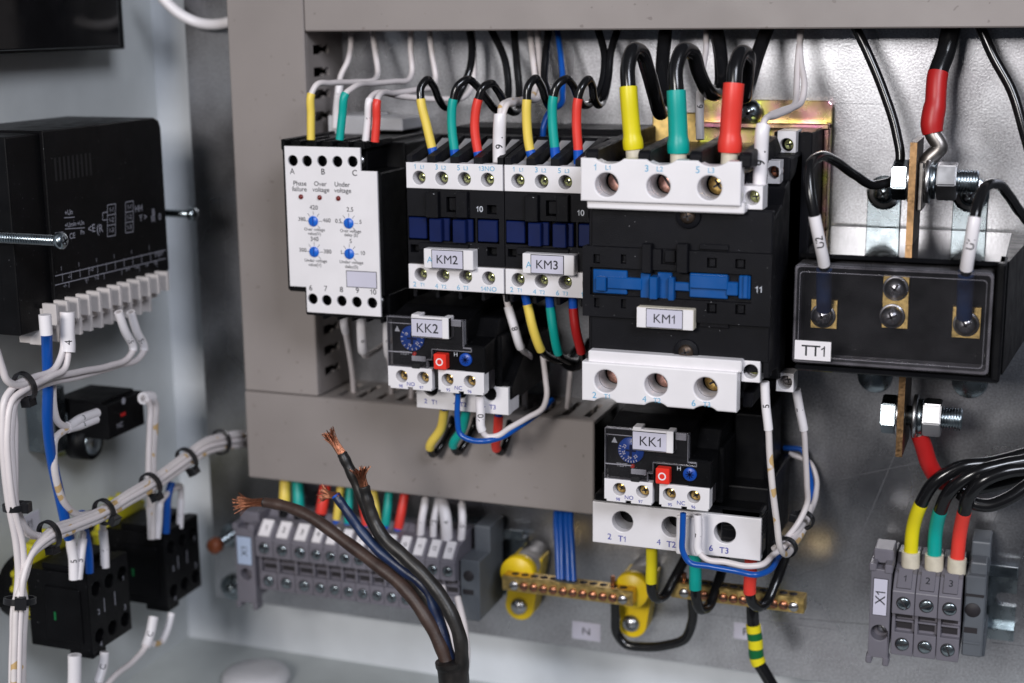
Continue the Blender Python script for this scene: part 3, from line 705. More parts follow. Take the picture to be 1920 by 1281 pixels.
# ---------------------------------------------------------------- THERMAL RELAYS
z8 = zmap(700, 540, 4.002)
def thermal_relay(dx, dz, dd, mark, label, wide):
    D = 90+dd; 
    base_x, base_z = -270.3+dx, -162+dz
    t = empty('overload_relay', (base_x+22, 0, base_z), label, 'overload relay', 'two thermal overload relays')
    def q(x, y, d=90):
        a = Q(*z8(x, y), 90); return a[0]+dx, a[1]+dz
    def hole(xa, ya, xb, yb): return rect(q(xa, (ya+yb)/2)[0], q((xa+xb)/2, yb)[1], q(xb, (ya+yb)/2)[0], q((xa+xb)/2, ya)[1])
    b = MB()
    xL = q(106, 400)[0]; xM = q(680, 330)[0]; xR = q(828, 560)[0]
    zt = q(300, 222)[1]-0.3; zst = q(760, 445)[1]; zw = q(110, 575)[1]-0.6; zb = q(110, 735)[1]
    b.prism([(20, zb+2), (D-15, zb+2), (D-15, zw-0.9), (D-4, zw-0.9), (D-4, zt-0.5), (D-20, zt+2.5), (30, zt+5), (20, zt+4)], xL+0.3, xM, 'black', 0.4)
    b.prism([(30, zb+3), (D-15, zb+3), (D-15, zw-0.9), (D-1, zw-0.9), (D-1, zst), (D-14, zst+1.5), (D-20, zst+9), (30, zst+9)], xM-0.5, xR+0.3, 'black', 0.4)
    b.box(q(438, 500)[0], xR-1, D-20, D-1.5, zw-0.5, zst+0.3, 'black', 0.3)
    h = hole(440, 560, 482, 760); b.box(h[0][0]-0.4, h[1][0]+0.4, D-12, D-3, h[0][1], h[2][1], 'deep_black', 0)
    b.box(xR-1, xR+2.2, 30, D-16, zb-2, zst+2, 'black', 0.5)
    if wide:
        b.box(base_x-10.2, base_x+64, 8, 62, base_z-28, base_z+5, 'black', 0.8)
        b.box(base_x-10.2, base_x+63, 30, 73, base_z-6, base_z-1.4, 'black', 0.6)
        b.box(base_x+46, base_x+63.6, 30, 73, base_z-22.0, base_z-2, 'gloss_black', 0.6)
        for k in range(5): b.box(base_x+47, base_x+63.9, 42, 73.3, base_z-4.4-k*1.7, base_z-5.2-k*1.7, 'black', 0)
        b.box(base_x+46, base_x+60, 10, 50, base_z, base_z+34, 'black', 1)
    else:
        b.box(base_x+8, base_x+50, 20, 73, base_z-6, base_z+4, 'black', 0.6)
        b.prism([(20, base_z-4), (73, base_z-4), (73, base_z+2), (50, base_z+18), (20, base_z+18)], base_x+44, base_x+51, 'black', 0.5)
    # printed panel behind the clear cover
    def w(mb, s, x, y, cap, mat, d, **k):
        a = q(x, y); mb.text(s, (a[0], -d-0.06, a[1]), cap, mat, **k)
    P = D-3.9
    a = q(152, 318); b.add([(a[0]-1.3, -P-0.1, a[1]-1.2), (a[0]+1.3, -P-0.1, a[1]-1.2), (a[0], -P-0.1, a[1]+1.3)], [(0, 1, 2)], 'print_grey')
    w(b, 'TEST', 208, 502, 1.5, 'print_grey', P)
    w(b, 'H', 612, 502, 1.8, 'print_grey', D-1)
    a = q(285, 508); b.cyl((a[0], -P+1, a[1]), (a[0], -P-1, a[1]), 0.9, 'red_button', 14)
    h = hole(195, 545, 400, 600); b.box(h[0][0], h[1][0], P-1, P+1, h[0][1], h[2][1], 'black', 0.3)
    h = hole(290, 575, 350, 605); b.box(h[0][0], h[1][0], P, D+0.4, h[0][1], h[2][1], 'deep_black', 0.3)
    b.build('housing', t)
    # dial
    m = MB(); a = q(272, 388); m.cyl((a[0], -P+0.5, a[1]), (a[0], -P-1.4, a[1]), 5.7, 'dial_blue', 36)
    m.box(a[0]-0.5, a[0]+0.5, P+1.3, P+1.9, a[1]-2.6, a[1]+2.6, 'navy', 0); m.box(a[0]-2.2, a[0]+2.2, P+1.3, P+1.85, a[1]-0.4, a[1]+0.4, 'navy', 0)
    for k in range(11):
        an = R(150+k*24) if mark == 'KK2' else R(160+k*14)
        c, s_ = math.cos(an), math.sin(an); m.line((a[0]+c*4.4, -P-1.46, a[1]+s_*4.4), (a[0]+c*5.3, -P-1.46, a[1]+s_*5.3), 0.35, 'sleeve_white')
    m.text('A', (a[0]+0.3, -P-1.46, a[1]+4.2), 1.4, 'print_grey')
    nums = (('18', 145), ('19', 250), ('22', 320), ('25', 40)) if mark == 'KK2' else (('23', 150), ('26', 200), ('29', 260), ('32', 310))
    for s_, an in nums:
        c, sn = math.cos(R(an)), math.sin(R(an)); m.text(s_, (a[0]+c*3.2, -P-1.46, a[1]+sn*3.2), 1.25, 'sleeve_white', xd=(sn*-1 if sn < 0 else sn, 0, -c*(-1 if sn < 0 else 1)), yd=(c*(-1 if sn < 0 else 1), 0, abs(sn)))
    m.build('dial', t)
    m = MB(); a = q(690, 540); m.cyl((a[0], -D+1.5, a[1]), (a[0], -D-0.2, a[1]), 2.9, 'dial_blue', 28)
    for an in (0, 45, 90, 135): c, s_ = math.cos(R(an)), math.sin(R(an)); m.line((a[0]-c*1.7, -D-0.26, a[1]-s_*1.7), (a[0]+c*1.7, -D-0.26, a[1]+s_*1.7), 0.5, 'navy')
    m.build('reset_dial', t)
    m = MB(); h = hole(463, 490, 566, 605); h = rect(h[0][0]+0.2, h[0][1], h[1][0]-0.4, h[2][1])
    m.box(h[0][0], h[1][0], D-3, D+2.4, h[0][1], h[2][1], 'red_button', 0.4)
    a = ((h[0][0]+h[1][0])/2-0.1, (h[0][1]+h[2][1])/2)
    rr = [(a[0]+1.7*math.cos(2*math.pi*k/24), a[1]+1.7*math.sin(2*math.pi*k/24)) for k in range(24)]; ri = [(a[0]+1.15*math.cos(2*math.pi*k/24), a[1]+1.15*math.sin(2*math.pi*k/24)) for k in range(24)]
    m.add([(x, -D-2.46, z) for x, z in rr]+[(x, -D-2.46, z) for x, z in ri], [(k, (k+1) % 24, 24+(k+1) % 24, 24+k) for k in range(24)], 'sleeve_white'); m.build('stop_button', t)
    # clear cover: thin shell with a stepped outline
    m = MB(); e = D-0.2
    out = [q(106, 210), q(662, 240), q(662, 452), q(735, 458), q(735, 482), q(438, 460), q(434, 500), q(434, 545), q(400, 550), q(398, 600), q(112, 575)]
    xs = [xL, xM-0.6, xM-0.6, q(733, 470)[0], q(733, 470)[0], q(436, 470)[0], q(436, 470)[0], q(400, 560)[0], q(400, 560)[0], xL]
    zs2 = [zt, zt, q(670, 455)[1], q(733, 455)[1], q(733, 482)[1], q(440, 462)[1], q(436, 540)[1], q(400, 540)[1], zw+0.2, zw+0.2]
    out = list(zip(xs, zs2))
    m.slab(out, [], e-0.7, e, 'clear_cover', 0)
    for i in range(len(out)):
        p0, p1 = out[i], out[(i+1) % len(out)]
        x0, x1 = sorted((p0[0], p1[0])); z0, z1 = sorted((p0[1], p1[1]))
        m.box(x0-0.15, x1+0.15, e-2.6 if i != 1 else e-3.4, e+0.05, z0-0.15, z1+0.15, 'clear_edge', 0.05)
    h = hole(585, 238, 660, 290); m.box(h[0][0], h[1][0], e, e+0.8, h[0][1], h[2][1], 'clear_edge', 0.3)
    h = hole(112, 262, 300, 268); m.box(h[0][0], h[1][0], e, e+0.25, h[0][1], h[2][1], 'clear_edge', 0)
    h = hole(112, 476, 290, 484); m.box(h[0][0], h[1][0], e, e+0.25, h[0][1], h[2][1], 'clear_edge', 0)
    h = hole(290, 510, 395, 550); m.box(h[0][0], h[1][0], e, e+0.9, h[0][1], h[2][1], 'clear_edge', 0.3)
    m.build('clear_cover', t)
    # white terminal strips
    for k in (0, 1):
        m = MB()
        xa, xb = (q(110, 650)[0], q(440, 650)[0]) if k == 0 else (q(487, 700)[0], q(830, 720)[0])
        z1, z0 = (q(275, 592)[1], q(275, 750)[1]) if k == 0 else (q(655, 638)[1], q(655, 795)[1])
        z1 = zw; z0 = zw-9.9
        hz = [(215, 663), (375, 685)] if k == 0 else [(558, 706), (725, 720)]
        hc = (z0+z1)/2+0.7
        hs = [(q(x, y)[0]-0.15, hc, 2.8) for x, y in hz]
        xm = (xa+xb)/2
        out = [(xa, z1), (xa, z0+0.9), (xa+1, z0+0.9), (xa+1, z0), (xm-1.2, z0), (xm-1.2, z0+1.0), (xm+1.2, z0+1.0), (xm+1.2, z0), (xb-0.5, z0), (xb-0.5, z0+0.9), (xb, z0+0.9), (xb, z1)]
        m.slab(out, hs, D-6, D, 'white_plastic', 0.2)
        m.box(xa+0.3, xb-0.3, D-14, D-10, z0+0.6, z1-0.3, 'slot_dark', 0)
        m.box(xa, xb, D-14, D-6, z1-0.8, z1, 'white_plastic', 0)
        for s_, x, y, c in ((('98', 207, 743, 1.3), ('NO', 282, 724, 1.7), ('97', 362, 768, 1.3)) if k == 0 else (('95', 563, 790, 1.3), ('NC', 638, 766, 1.7), ('96', 723, 802, 1.3))):
            a = q(x, y); m.text(s_, (a[0], -D-0.06, z0+(1.3 if c < 1.5 else 2.5)), c, 'print_navy')
        p = m.build('terminal_strip', t)
        for h in hs:
            s_ = MB(); screw(s_, h[0]+0.35, D-4.2, h[1]-0.1, 2.35, 'gold_screw', ang=random.uniform(0.2, 1.2)); s_.build('terminal_screw', p)
    # marker tag on its white clip
    m = MB(); e = D+2.2
    tl, tr, bl = q(296, 212), q(578, 215), q(300, 365)
    m.box(tl[0], tr[0], D-1, e, q(430, 372)[1]+0.2, q(430, 212)[1], 'white_plastic', 0.3)
    zt_, zb_ = q(430, 212)[1]-0.8, q(430, 372)[1]+0.5
    m.box(tl[0]+0.1, tr[0]-2.0, e, e+0.2, zb_, zt_, 'print_black', 0); m.box(tl[0]+0.4, tr[0]-2.3, e+.1, e+.3, zb_+.3, zt_-.3, 'label', 0)
    m.text(mark, ((tl[0]+tr[0])/2-0.9, -e-0.36, (zt_+zb_)/2), 4.0, 'print_black')
    m.box(tl[0]+0.3, tl[0]+4, D-4, e+0.1, zt_+0.3, zt_+1.6, 'white_plastic', 0.2); m.box(tr[0]-3, tr[0], D-4, e+0.5, zb_-0.2, zt_+1.0, 'white_plastic', 0.3)
    m.build('marker_tag', t)
    # wide power terminal plate
    m = MB(); E_ = 75
    if wide:
        a = [Q(1111, 990, E_)[0], Q(1427, 990, E_)[0]]; z1 = Q(1110, 940, E_)[1]; z0 = Q(1110, 1016, E_)[1]
        hs = [(*Q(px, py, E_), 4.75) for px, py in ((1167, 983), (1260, 992), (1359, 1001))]
        m.slab(rect(a[0], z0, a[1], z1), [(h[0], (z1+z0)/2+1.5, h[2]) for h in hs], E_-5, E_, 'white_plastic', 0.35)
        for h in hs: m.lathe((h[0], -E_+5.1, (z1+z0)/2+1.5), (0, 1, 0), [(0, 4.8), (12, 4.6)], 'grey_white', 28, caps=False); m.lathe((h[0]+1, -E_+15, (z1+z0)/2+1.5), (0, -1, 0), [(0, 5.5), (0.2, 5.5)], 'slot_dark', 20)
        for n1, n2, h in zip('246', ('T1', 'T2', 'T3'), hs):
            m.text(n1, (h[0]-5.8, -E_-0.06, z0+3.4), 2.6, 'print_navy'); m.text(n2, (h[0]-0.2, -E_-0.06, z0+3.0), 2.6, 'print_navy')
        m.box(-143.5, -132.5, 70, 77, z0-0.5, z0+17, 'white_plastic', 0.8)
    else:
        a = [Q(781, 750, E_)[0], Q(953, 750, E_)[0]]; z0 = Q(860, 771, E_)[1]; z1 = z0+12.5
        m.slab(rect(a[0], z0, a[1], z1), [(a[0]+7+14*k, z1-3.4, 3.4) for k in range(3)], E_-5, E_, 'white_plastic', 0.35)
        for k, (n1, n2) in enumerate((('2', 'T1'), ('4', 'T2'), ('6', 'T3'))):
            m.text(n1, (a[0]+4.5+14*k, -E_-0.06, z0+3.4), 2.0, 'print_navy'); m.text(n2, (a[0]+8.6+14*k, -E_-0.06, z0+3.2), 2.0, 'print_navy')
        m.box(a[1]-5, a[1], E_-14, E_-4, z0, z1+1, 'white_plastic', 0.4)
    m.build('power_terminal_plate', t)
thermal_relay(0, 0, 0, 'KK2', 'black overload relay under the small contactors, tag marked KK2', False)
KKX = Q(1135, 830, 90)[0]-Q(727, 630, 90)[0]; KKZ = Q(1180, 808, 90)[1]-Q(770, 598, 90)[1]
thermal_relay(KKX, KKZ, 0, 'KK1', 'black overload relay under the large contactor, tag marked KK1', True)

# ---------------------------------------------------------------- CURRENT TRANSFORMER
z5 = zmap(1460, 400, 3.767)
def current_transformer():
    D = 90
    t = empty('current_transformer', (-52, 0, -137), 'black box behind a clear cover with brass screw terminals, marked TT1', 'transformer')
    xa = Q(1491, 600, D)[0]; xb = Q(1879, 600, D)[0]; zt = Q(1690, 488, D)[1]; zb = Q(1690, 704, D)[1]
    b = MB()
    b.box(xa, xb, 4, 72, zb, zt-1.5, 'black', 0.8); b.box(xa+0.4, xb-0.4, 4, 72, zt-1.6, zt, 'gloss_black', 0.3); b.box(xb-3.0, xb+0.3, 70, D-1, zb-0.6, zt+0.2, 'black', 0.8)
    b.box(xa, xb, 70, D-5, zt-1.6, zt+0.2, 'gloss_black', 0.6); b.box(xa, xb, 70, D-1, zb-1.0, zb+1.0, 'gloss_black', 0.6)
    b.prism([(5, zb+0.6), (80, zb+0.6), (80, zt-0.4), (5, zt-0.4)], xb-1, xb+0.2, 'black')
    fl = [(xb-0.5, -80, zb+0.5), (xb-0.5, -80, zt-0.3), (xb-0.5, -5, zt-0.3), (xb-0.5, -5, zb+0.5), (xb+1.0, -79, zb+0.5), (xb+1.0, -79, zt-0.3), (xb+8.0, -5, zt-0.3), (xb+8.0, -5, zb+0.5)]
    b.add(fl, [(3, 2, 1, 0), (4, 5, 6, 7), (0, 1, 5, 4), (1, 2, 6, 5), (2, 3, 7, 6), (3, 0, 4, 7)], 'black')
    b.build('housing', t)
    def q(x, y, d=D): return Q(*z5(x, y), d)
    F = 74
    def qf(x, y): return Q(*z5(x, y), F)
    for k, (x, y, w_, h_) in enumerate(((320, 710, 10.6, 11.6), (822, 722, 10.2, 10), (1326, 770, 10.8, 12.2), (828, 540, 10.2, 11))):
        c = qf(x, y); m = MB(); m.box(c[0]-w_/2, c[0]+w_/2, 71.5, F, c[1]-h_/2-0.3, c[1]+h_/2, 'brass', 0.2); m.build('brass_terminal', t)
    for x, y in ((314, 722), (802, 724), (1324, 780), (827, 528)):
        c = qf(x, y); m = MB(); m.cyl((c[0], -F, c[1]), (c[0], -F-0.9, c[1]), 5.0, 'steel', 32)
        screw(m, c[0], F+0.9, c[1], 4.2, 'steel', ang=random.uniform(0.3, 1.2), dome=0.6); m.build('terminal_screw', t)
    # clear cover: a thin walled tray with rounded front edge
    m = MB(); a, c = q(98, 700)[0]+0.2, q(1502, 760)[0]; zt2 = q(750, 392)[1]; zb2 = q(750, 1098)[1]
    o = []
    for (cx_, cz_, a0) in ((a+1.6, zb2+1.6, 180), (c-1.6, zb2+1.6, 270), (c-1.6, zt2-1.6, 0), (a+1.6, zt2-1.6, 90)):
        o += [(cx_+1.6*math.cos(R(a0+k*18)), cz_+1.6*math.sin(R(a0+k*18))) for k in range(6)]
    m.slab(o, [], D-1, D, 'clear_cover', 0.3)
    inner = [((x-(a+c)/2)*0.972+(a+c)/2, (z-(zt2+zb2)/2)*0.945+(zt2+zb2)/2) for x, z in o]
    m.slab(o, [inner], D-14, D-1.2, 'clear_edge', 0.3)
    m.slab([((x-(a+c)/2)*0.94+(a+c)/2, (z-(zt2+zb2)/2)*0.87+(zt2+zb2)/2) for x, z in o], [[((x-(a+c)/2)*0.936+(a+c)/2, (z-(zt2+zb2)/2)*0.86+(zt2+zb2)/2) for x, z in o]], D, D+0.12, 'clear_edge', 0)
    m.build('clear_cover', t)
    m = MB()
    p = [q(104, 888), q(377, 905), q(375, 1052), q(104, 1034)]
    x0, x1, z0, z1 = p[0][0]+0.4, p[1][0], (p[2][1]+p[3][1])/2, (p[0][1]+p[1][1])/2
    m.box(x0, x1, D+0.05, D+0.2, z0, z1, 'print_black', 0); m.box(x0+.3, x1-.3, D+.15, D+.3, z0+.3, z1-.3, 'sleeve_white', 0)
    m.text('TT1', ((x0+x1)/2+0.2, -D-0.36, (z0+z1)/2), 4.2, 'print_black'); m.build('marker_tag', t)
    # feet with their holes, screwed to the plate
    for k, (px, py) in enumerate(((1658, 362), (1820, 366), (1640, 706), (1818, 716))):
        c = Q(px, py, 2); m = MB(); s_ = 1 if k < 2 else -1
        m.cyl((c[0], -0.3, c[1]), (c[0], -1.8, c[1]), 7.6, 'zinc', 36); m.box(c[0]-7.2, c[0]+7.2, 0.2, 1.6, c[1]-30*s_ if k < 2 else c[1], c[1] if k < 2 else c[1]+30, 'zinc', 0.3)
        m.build('mounting_foot', t)
        if k < 2:
            m = MB(); m.cyl((c[0], -1.8, c[1]), (c[0], -2.6, c[1]), 6.4, 'steel', 32); screw(m, c[0], 2.6, c[1], 4.6, 'zinc', ang=0.7, dome=0.5); m.build('mounting_screw', t)
current_transformer()
# busbar through the transformer
b = MB(); xb = Q(1707, 400, 50)[0]; zt = Q(1708, 267, 50)[1]; zb = Q(1682, 857, 50)[1]
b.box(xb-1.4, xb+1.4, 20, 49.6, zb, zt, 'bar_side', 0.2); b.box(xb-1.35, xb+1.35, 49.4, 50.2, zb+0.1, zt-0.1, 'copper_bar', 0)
busbar = tag(b.build('busbar'), 'upright copper busbar passing through the black transformer', 'busbar')
def hexa(mb, x0, x1, y, z, r, mat, rot=0.3):
    n = 6; vs = []
    bm = bmesh.new()
    A = [bm.verts.new((x0, y+r*math.cos(rot+k*math.pi/3), z+r*math.sin(rot+k*math.pi/3))) for k in range(n)]
    B = [bm.verts.new((x1, y+r*math.cos(rot+k*math.pi/3), z+r*math.sin(rot+k*math.pi/3))) for k in range(n)]
    bm.faces.new(A); bm.faces.new(B[::-1])
    for k in range(n): bm.faces.new((A[k], B[k], B[(k+1) % n], A[(k+1) % n]))
    bmesh.ops.recalc_face_normals(bm, faces=bm.faces)
    bmesh.ops.bevel(bm, geom=bm.edges[:], offset=0.5, segments=2, affect='EDGES')
    mb.add_bm(bm, mat)
def bolt(px, py, label, extra):
    d = 35; x, z = Q(px, py, d); x = xb
    t = empty('bolt', (x, -d, z), label, 'bolt', 'zinc bolts clamping the busbar')
    m = MB(); hexa(m, x-9.0, x-2.9, -d, z, 8.6, 'zinc'); m.cyl((x-2.9, -d, z), (x-1.5, -d, z), 9.2, 'steel', 36)
    m.cyl((x-3, -d, z), (x+24+extra, -d, z), 4.3, 'zinc', 24)
    for k in range(7): m.cyl((x+16+extra+k*1.15, -d, z), (x+16.6+extra+k*1.15, -d, z), 4.9, 'zinc', 24)
    m.build('hex_head', t)
    m = MB(); m.cyl((x+4+extra*.3, -d, z), (x+5.8+extra*.3, -d, z), 9.4, 'steel', 36); m.cyl((x+6.0+extra*.3, -d, z), (x+8+extra*.3, -d, z), 7.6, 'zinc', 32); m.build('washer', t)
    m = MB(); hexa(m, x+8.2+extra*.6, x+15.6+extra, -d, z, 8.4, 'steel', 0.1); m.build('hex_nut', t)
bolt(1712, 338, 'zinc hex bolt clamping the cable lug above the black transformer', 1.0)
bolt(1690, 778, 'zinc hex bolt on the busbar end below the black transformer', 0.0)

# ---------------------------------------------------------------- DIN RAILS AND TERMINALS
def din_rail(x0, x1, zc, label, slots=()):
    m = MB(); h = 17.5
    m.box(x0, x1, 0.5, 1.6, zc-12.5, zc+12.5, 'zinc', 0.2) if not slots else m.slab(rect(x0, zc-12.5, x1, zc+12.5), list(slots), 0.5, 1.6, 'zinc', 0.1)
    for s_ in (1, -1):
        a, b_ = sorted((zc+s_*12.5, zc+s_*13.6)); m.box(x0, x1, 0.5, 7.4, a, b_, 'zinc', 0.2)
        a, b_ = sorted((zc+s_*12.5, zc+s_*17.5)); m.box(x0, x1, 6.4, 7.5, a, b_, 'zinc', 0.2)
    return tag(m.build('din_rail'), label, 'mounting rail', 'mounting rails')
zc = Q(1880, 1130, 6)[1]
xr0, xr1 = Q(1665, 1100, 6)[0], Q(1905, 1130, 6)[0]
oval = [(xr1+0.3, zc-3.1), (xr1-6, zc-3.1)]+[(xr1-6+3.1*math.cos(R(270-k*30)), zc+3.1*math.sin(R(270-k*30))) for k in range(1, 6)]+[(xr1-6, zc+3.1), (xr1+0.3, zc+3.1)]
m = MB()
m.slab([(xr0, zc-12.5), (xr1, zc-12.5), (xr1, zc-3.1), (xr1-6, zc-3.1)]+[(xr1-6+3.1*math.cos(R(270-k*30)), zc+3.1*math.sin(R(270-k*30))) for k in range(1, 6)]+[(xr1-6, zc+3.1), (xr1, zc+3.1), (xr1, zc+12.5), (xr0, zc+12.5)], [], 0.5, 1.6, 'zinc', 0)
for s_ in (1, -1):
    a, b_ = sorted((zc+s_*12.5, zc+s_*13.6)); m.box(xr0, xr1, 0.5, 7.4, a, b_, 'zinc', 0.2)
    a, b_ = sorted((zc+s_*12.5, zc+s_*17.5)); m.box(xr0, xr1, 6.4, 7.5, a, b_, 'zinc', 0.2)
tag(m.build('din_rail'), 'short zinc rail carrying the three terminals at the lower right', 'mounting rail')

def terminal(x0, x1, zb, num, label, group, DF=46, tagmat='white_plastic', tcol='print_black', slant=True, body='terminal_grey', low=True, kk=1.0):
    """one feed-through terminal: its bottom at zb, front at DF"""
    w_ = x1-x0; xm = (x0+x1)/2
    t = empty('terminal_block', (xm, 0, zb), label, 'terminal', group)
    b = MB()
    H = 30.5*kk
    prof = [(7, zb+1), (DF-3, zb), (DF-3, zb+10.5*kk), (DF-6, zb+10.6*kk), (DF-6, zb+20*kk), (DF, zb+20.2*kk), (DF, zb+H), (DF-6, zb+H+6.5*kk), (DF-15, zb+H+8.0*kk), (DF-18, zb+H+11.5*kk), (14, zb+H+10*kk), (7, zb+H)]
    b.prism(prof, x0+0.12, x1-0.12, body, 0.25)
    for za, zc_ in ((11.6*kk, 15.0*kk), (16.6*kk, 19.0*kk)):
        b.box(x0+w_*0.2, x1-w_*0.12, DF-6.3, DF-5.85, zb+za, zb+zc_, 'slot_dark', 0)
        b.box(x0+0.3, x1-0.3, DF-6.5, DF-4.2, zb+zc_+0.2, zb+zc_+1.0, body, 0.1)
    b.box(x0+0.15, x0+w_*0.16, DF-6.5, DF-3.2, zb+10, zb+20.3*kk, body, 0.1)
    b.build('housing', t)
    for k, (zz, dd) in enumerate(((zb+25.4*kk, DF), (zb+5.3*kk, DF-3))):
        s_ = MB(); r = min(w_*0.30, 2.7)
        s_.lathe((xm+0.1, -dd-0.05, zz), (0, -1, 0), [(0, r+0.35), (0.1, r+0.3)], 'slot_dark', 24)
        screw(s_, xm+0.25, dd+0.05, zz, r, 'zinc', 'slot', ang=random.uniform(-1.4, 1.4), dome=0.12); s_.build('terminal_screw', t)
    m = MB(); n0 = Vector((0, -(DF-1), zb+H+1.0)); n1 = Vector((0, -(DF-7.5), zb+H+7.4))
    tw = w_*0.30; sh = 0.0
    yd = (n1-n0).normalized(); nn = Vector((1, 0, 0)).cross(yd)
    if nn.y > 0: nn = -nn
    pts = []
    for sx_, p in ((-tw, n0), (tw, n0), (tw, n1), (-tw, n1)): pts.append(Vector((xm+sx_+(sh if p is n1 else 0), p.y, p.z)))
    top = [p+nn*1.2 for p in pts]; bot = [p-nn*0.4 for p in pts]
    m.add(top+bot, [(0, 1, 2, 3), (7, 6, 5, 4), (0, 4, 5, 1), (1, 5, 6, 2), (2, 6, 7, 3), (3, 7, 4, 0)], tagmat)
    ce = sum(top, Vector())/4+nn*0.07
    m.text(num, ce, 3.0*kk if len(num) == 1 else 2.4*kk, tcol, xd=(0.98, 0, -0.05), yd=yd, sx=1.0 if len(num) == 1 else 0.8); m.build('number_tag', t)
    return t
zR = Q(1735, 1235, 43)[1]
E1 = [Q(1672, 1130, 46)[0], Q(1711, 1130, 46)[0], Q(1756, 1135, 46)[0], Q(1802, 1140, 46)[0]]
w3 = (E1[3]-E1[0])/3
for k in range(3):
    terminal(E1[0]+w3*k, E1[0]+w3*(k+1), zR, '123'[k], ('grey terminal with hand written tag 1, left of the three at lower right', 'grey terminal with hand written tag 2, middle of the three at lower right', 'grey terminal with hand written tag 3, right of the three at lower right')[k], 'three grey terminals at the lower right', tagmat='terminal_grey', DF=46)
# end clamps of the right hand group
def end_clamp(x0, x1, z0, z1, D, mark, label, mat, tagm, holepx, cat='end clamp', cap=4.2):
    t = empty('end_clamp', ((x0+x1)/2, 0, z0), label, cat)
    b = MB(); zh, rh = holepx
    b.slab(rect(x0, z0+1.5, x1, z1), [((x0+x1)/2+0.2, zh, rh)], D-6, D, mat, 0.3)
    b.box(x0+0.2, x1-0.2, 7, D-6, z0+4, z1-0.5, mat, 0.5)
    b.box(x0-1.0, x0+2.2, D-16, D+0.6, z1-1, z1+2.5, mat, 0.5); b.box(x1-3, x1+0.4, D-12, D+0.5, z1-1.5, z1+2.5, mat, 0.5); b.box(x0, x1, D-20, D-6, z1+0.5, z1+7, mat, 0.6)
    b.box(x0-0.8, x0+1.8, D-6, D+0.5, z0-1.5, z0+2, mat, 0.5); b.box(x1-2.2, x1+0.5, D-6, D+0.5, z0-2, z0+2, mat, 0.5)
    b.build('housing', t)
    m = MB(); screw(m, (x0+x1)/2+1.2, D-5.8, zh+0.6, rh*0.72, 'steel', 'slot', ang=-1.0); m.build('clamp_screw', t)
    if mark:
        m = MB(); za, zb_ = z1-4.0, z1-4.0-17.0*(1 if cap > 3.5 else 0.9)
        m.box(x0+1.2, x1-1.2, D, D+.2, zb_, za, 'print_black', 0); m.box(x0+1.45, x1-1.45, D+.1, D+.3, zb_+.25, za-.25, tagm, 0)
        m.text(mark, ((x0+x1)/2, -D-0.36, (za+zb_)/2-0.5), cap, 'print_black', xd=(0, 0, 1), yd=(-1, 0, 0)); m.build('marker_tag', t)
    return t
xa, xb_ = Q(1630, 1150, 46)[0], Q(1669, 1150, 46)[0]
end_clamp(xa, xb_-0.2, Q(1650, 1240, 46)[1], Q(1650, 1068, 46)[1], 46, 'X1', 'grey end clamp marked X1 at the lower right', 'terminal_grey', 'label', (Q(1650, 1187, 46)[1], 3.6))
xa, xb_ = Q(1807, 1150, 36)[0], Q(1846, 1150, 36)[0]
t = empty('end_clamp', (xa, 0, Q(1830, 1245, 36)[1]), 'plain grey end clamp right of the terminal tagged 3', 'end clamp')
z0, z1 = Q(1825, 1232, 38)[1], Q(1835, 1082, 38)[1]
b = MB(); b.box(xa, xb_, 7, 38, z0, z1, 'terminal_grey_dark', 0.6); b.box(xa+1, xb_+0.6, 7, 24, z1-3, z1+11, 'terminal_grey_dark', 0.8); b.box(xa+1.5, xb_, 24, 34, z1-2, z1+5, 'terminal_grey_dark', 0.8)
b.box(xa+0.6, xb_+1, 7, 30, z0-3, z0+8, 'terminal_grey_dark', 0.6)
zz = (z0+z1)/2
b.lathe(((xa+xb_)/2-0.6, -38, zz+3), (0, -1, 0), [(0, 3.3), (0.15, 3.2)], 'slot_dark', 26); b.box(xa+0.6, xb_-2.5, 37.9, 38.2, zz-7.5, zz-5, 'slot_dark', 0); b.box(xa+0.5, xb_-1, 37.9, 38.6, z0+6, z0+7, 'terminal_grey_dark', 0.1)
b.box(xa+0.5, xb_-0.5, 37.9, 38.5, z1-9, z1-8, 'slot_dark', 0)
b.build('housing', t)
# left hand group (behind the bare cables)
m7 = zmap(400, 780, 2.557)
DL = 44
X0l = Q(478, 1030, DL)[0]; XRl = Q(853, 1085, DL)[0]; zL = Q(660, 1128, DL-3)[1]
ws = [10.2]*3+[((XRl-X0l)-30.6)/10]*10
x = X0l; nums = ['1', '2', '3', '4', '5', '6', '7', '8', '9', '10', '11', '12', '13']
din_rail(X0l-18, XRl+22, zL+17, 'long zinc rail carrying the row of terminals below the bottom duct')
for k, w_ in enumerate(ws):
    wh = ('leftmost' if k == 0 else 'rightmost' if k == 12 else 'second from the left' if k == 1 else 'third from the left' if k == 2 else 'slim, number %s from the left' % nums[k])
    terminal(x, x+w_, zL, nums[k], 'grey terminal tagged %s in the long row, %s' % (nums[k], wh), 'long row of grey terminals below the bottom duct', DF=DL, kk=0.93, tagmat='sleeve_white'); x += w_
end_clamp(X0l-11.6, X0l-0.6, Q(460, 1135, DL)[1], Q(460, 992, DL)[1], DL, 'X1', 'grey end clamp with a bluish X1 tag, left end of the long row', 'terminal_grey', 'blue_label', (Q(467, 1078, DL)[1], 3.2), cap=3.4)
t = empty('end_clamp', (XRl+8, 0, zL), 'dark grey end clamp without a tag, right end of the long row', 'end clamp')
b = MB(); b.box(XRl+1, XRl+11, 7, DL-4, zL-2, zL+29, 'terminal_grey_dark', 0.6); b.box(XRl+3, XRl+11.5, 7, DL-18, zL+28, zL+42, 'terminal_grey_dark', 0.8)
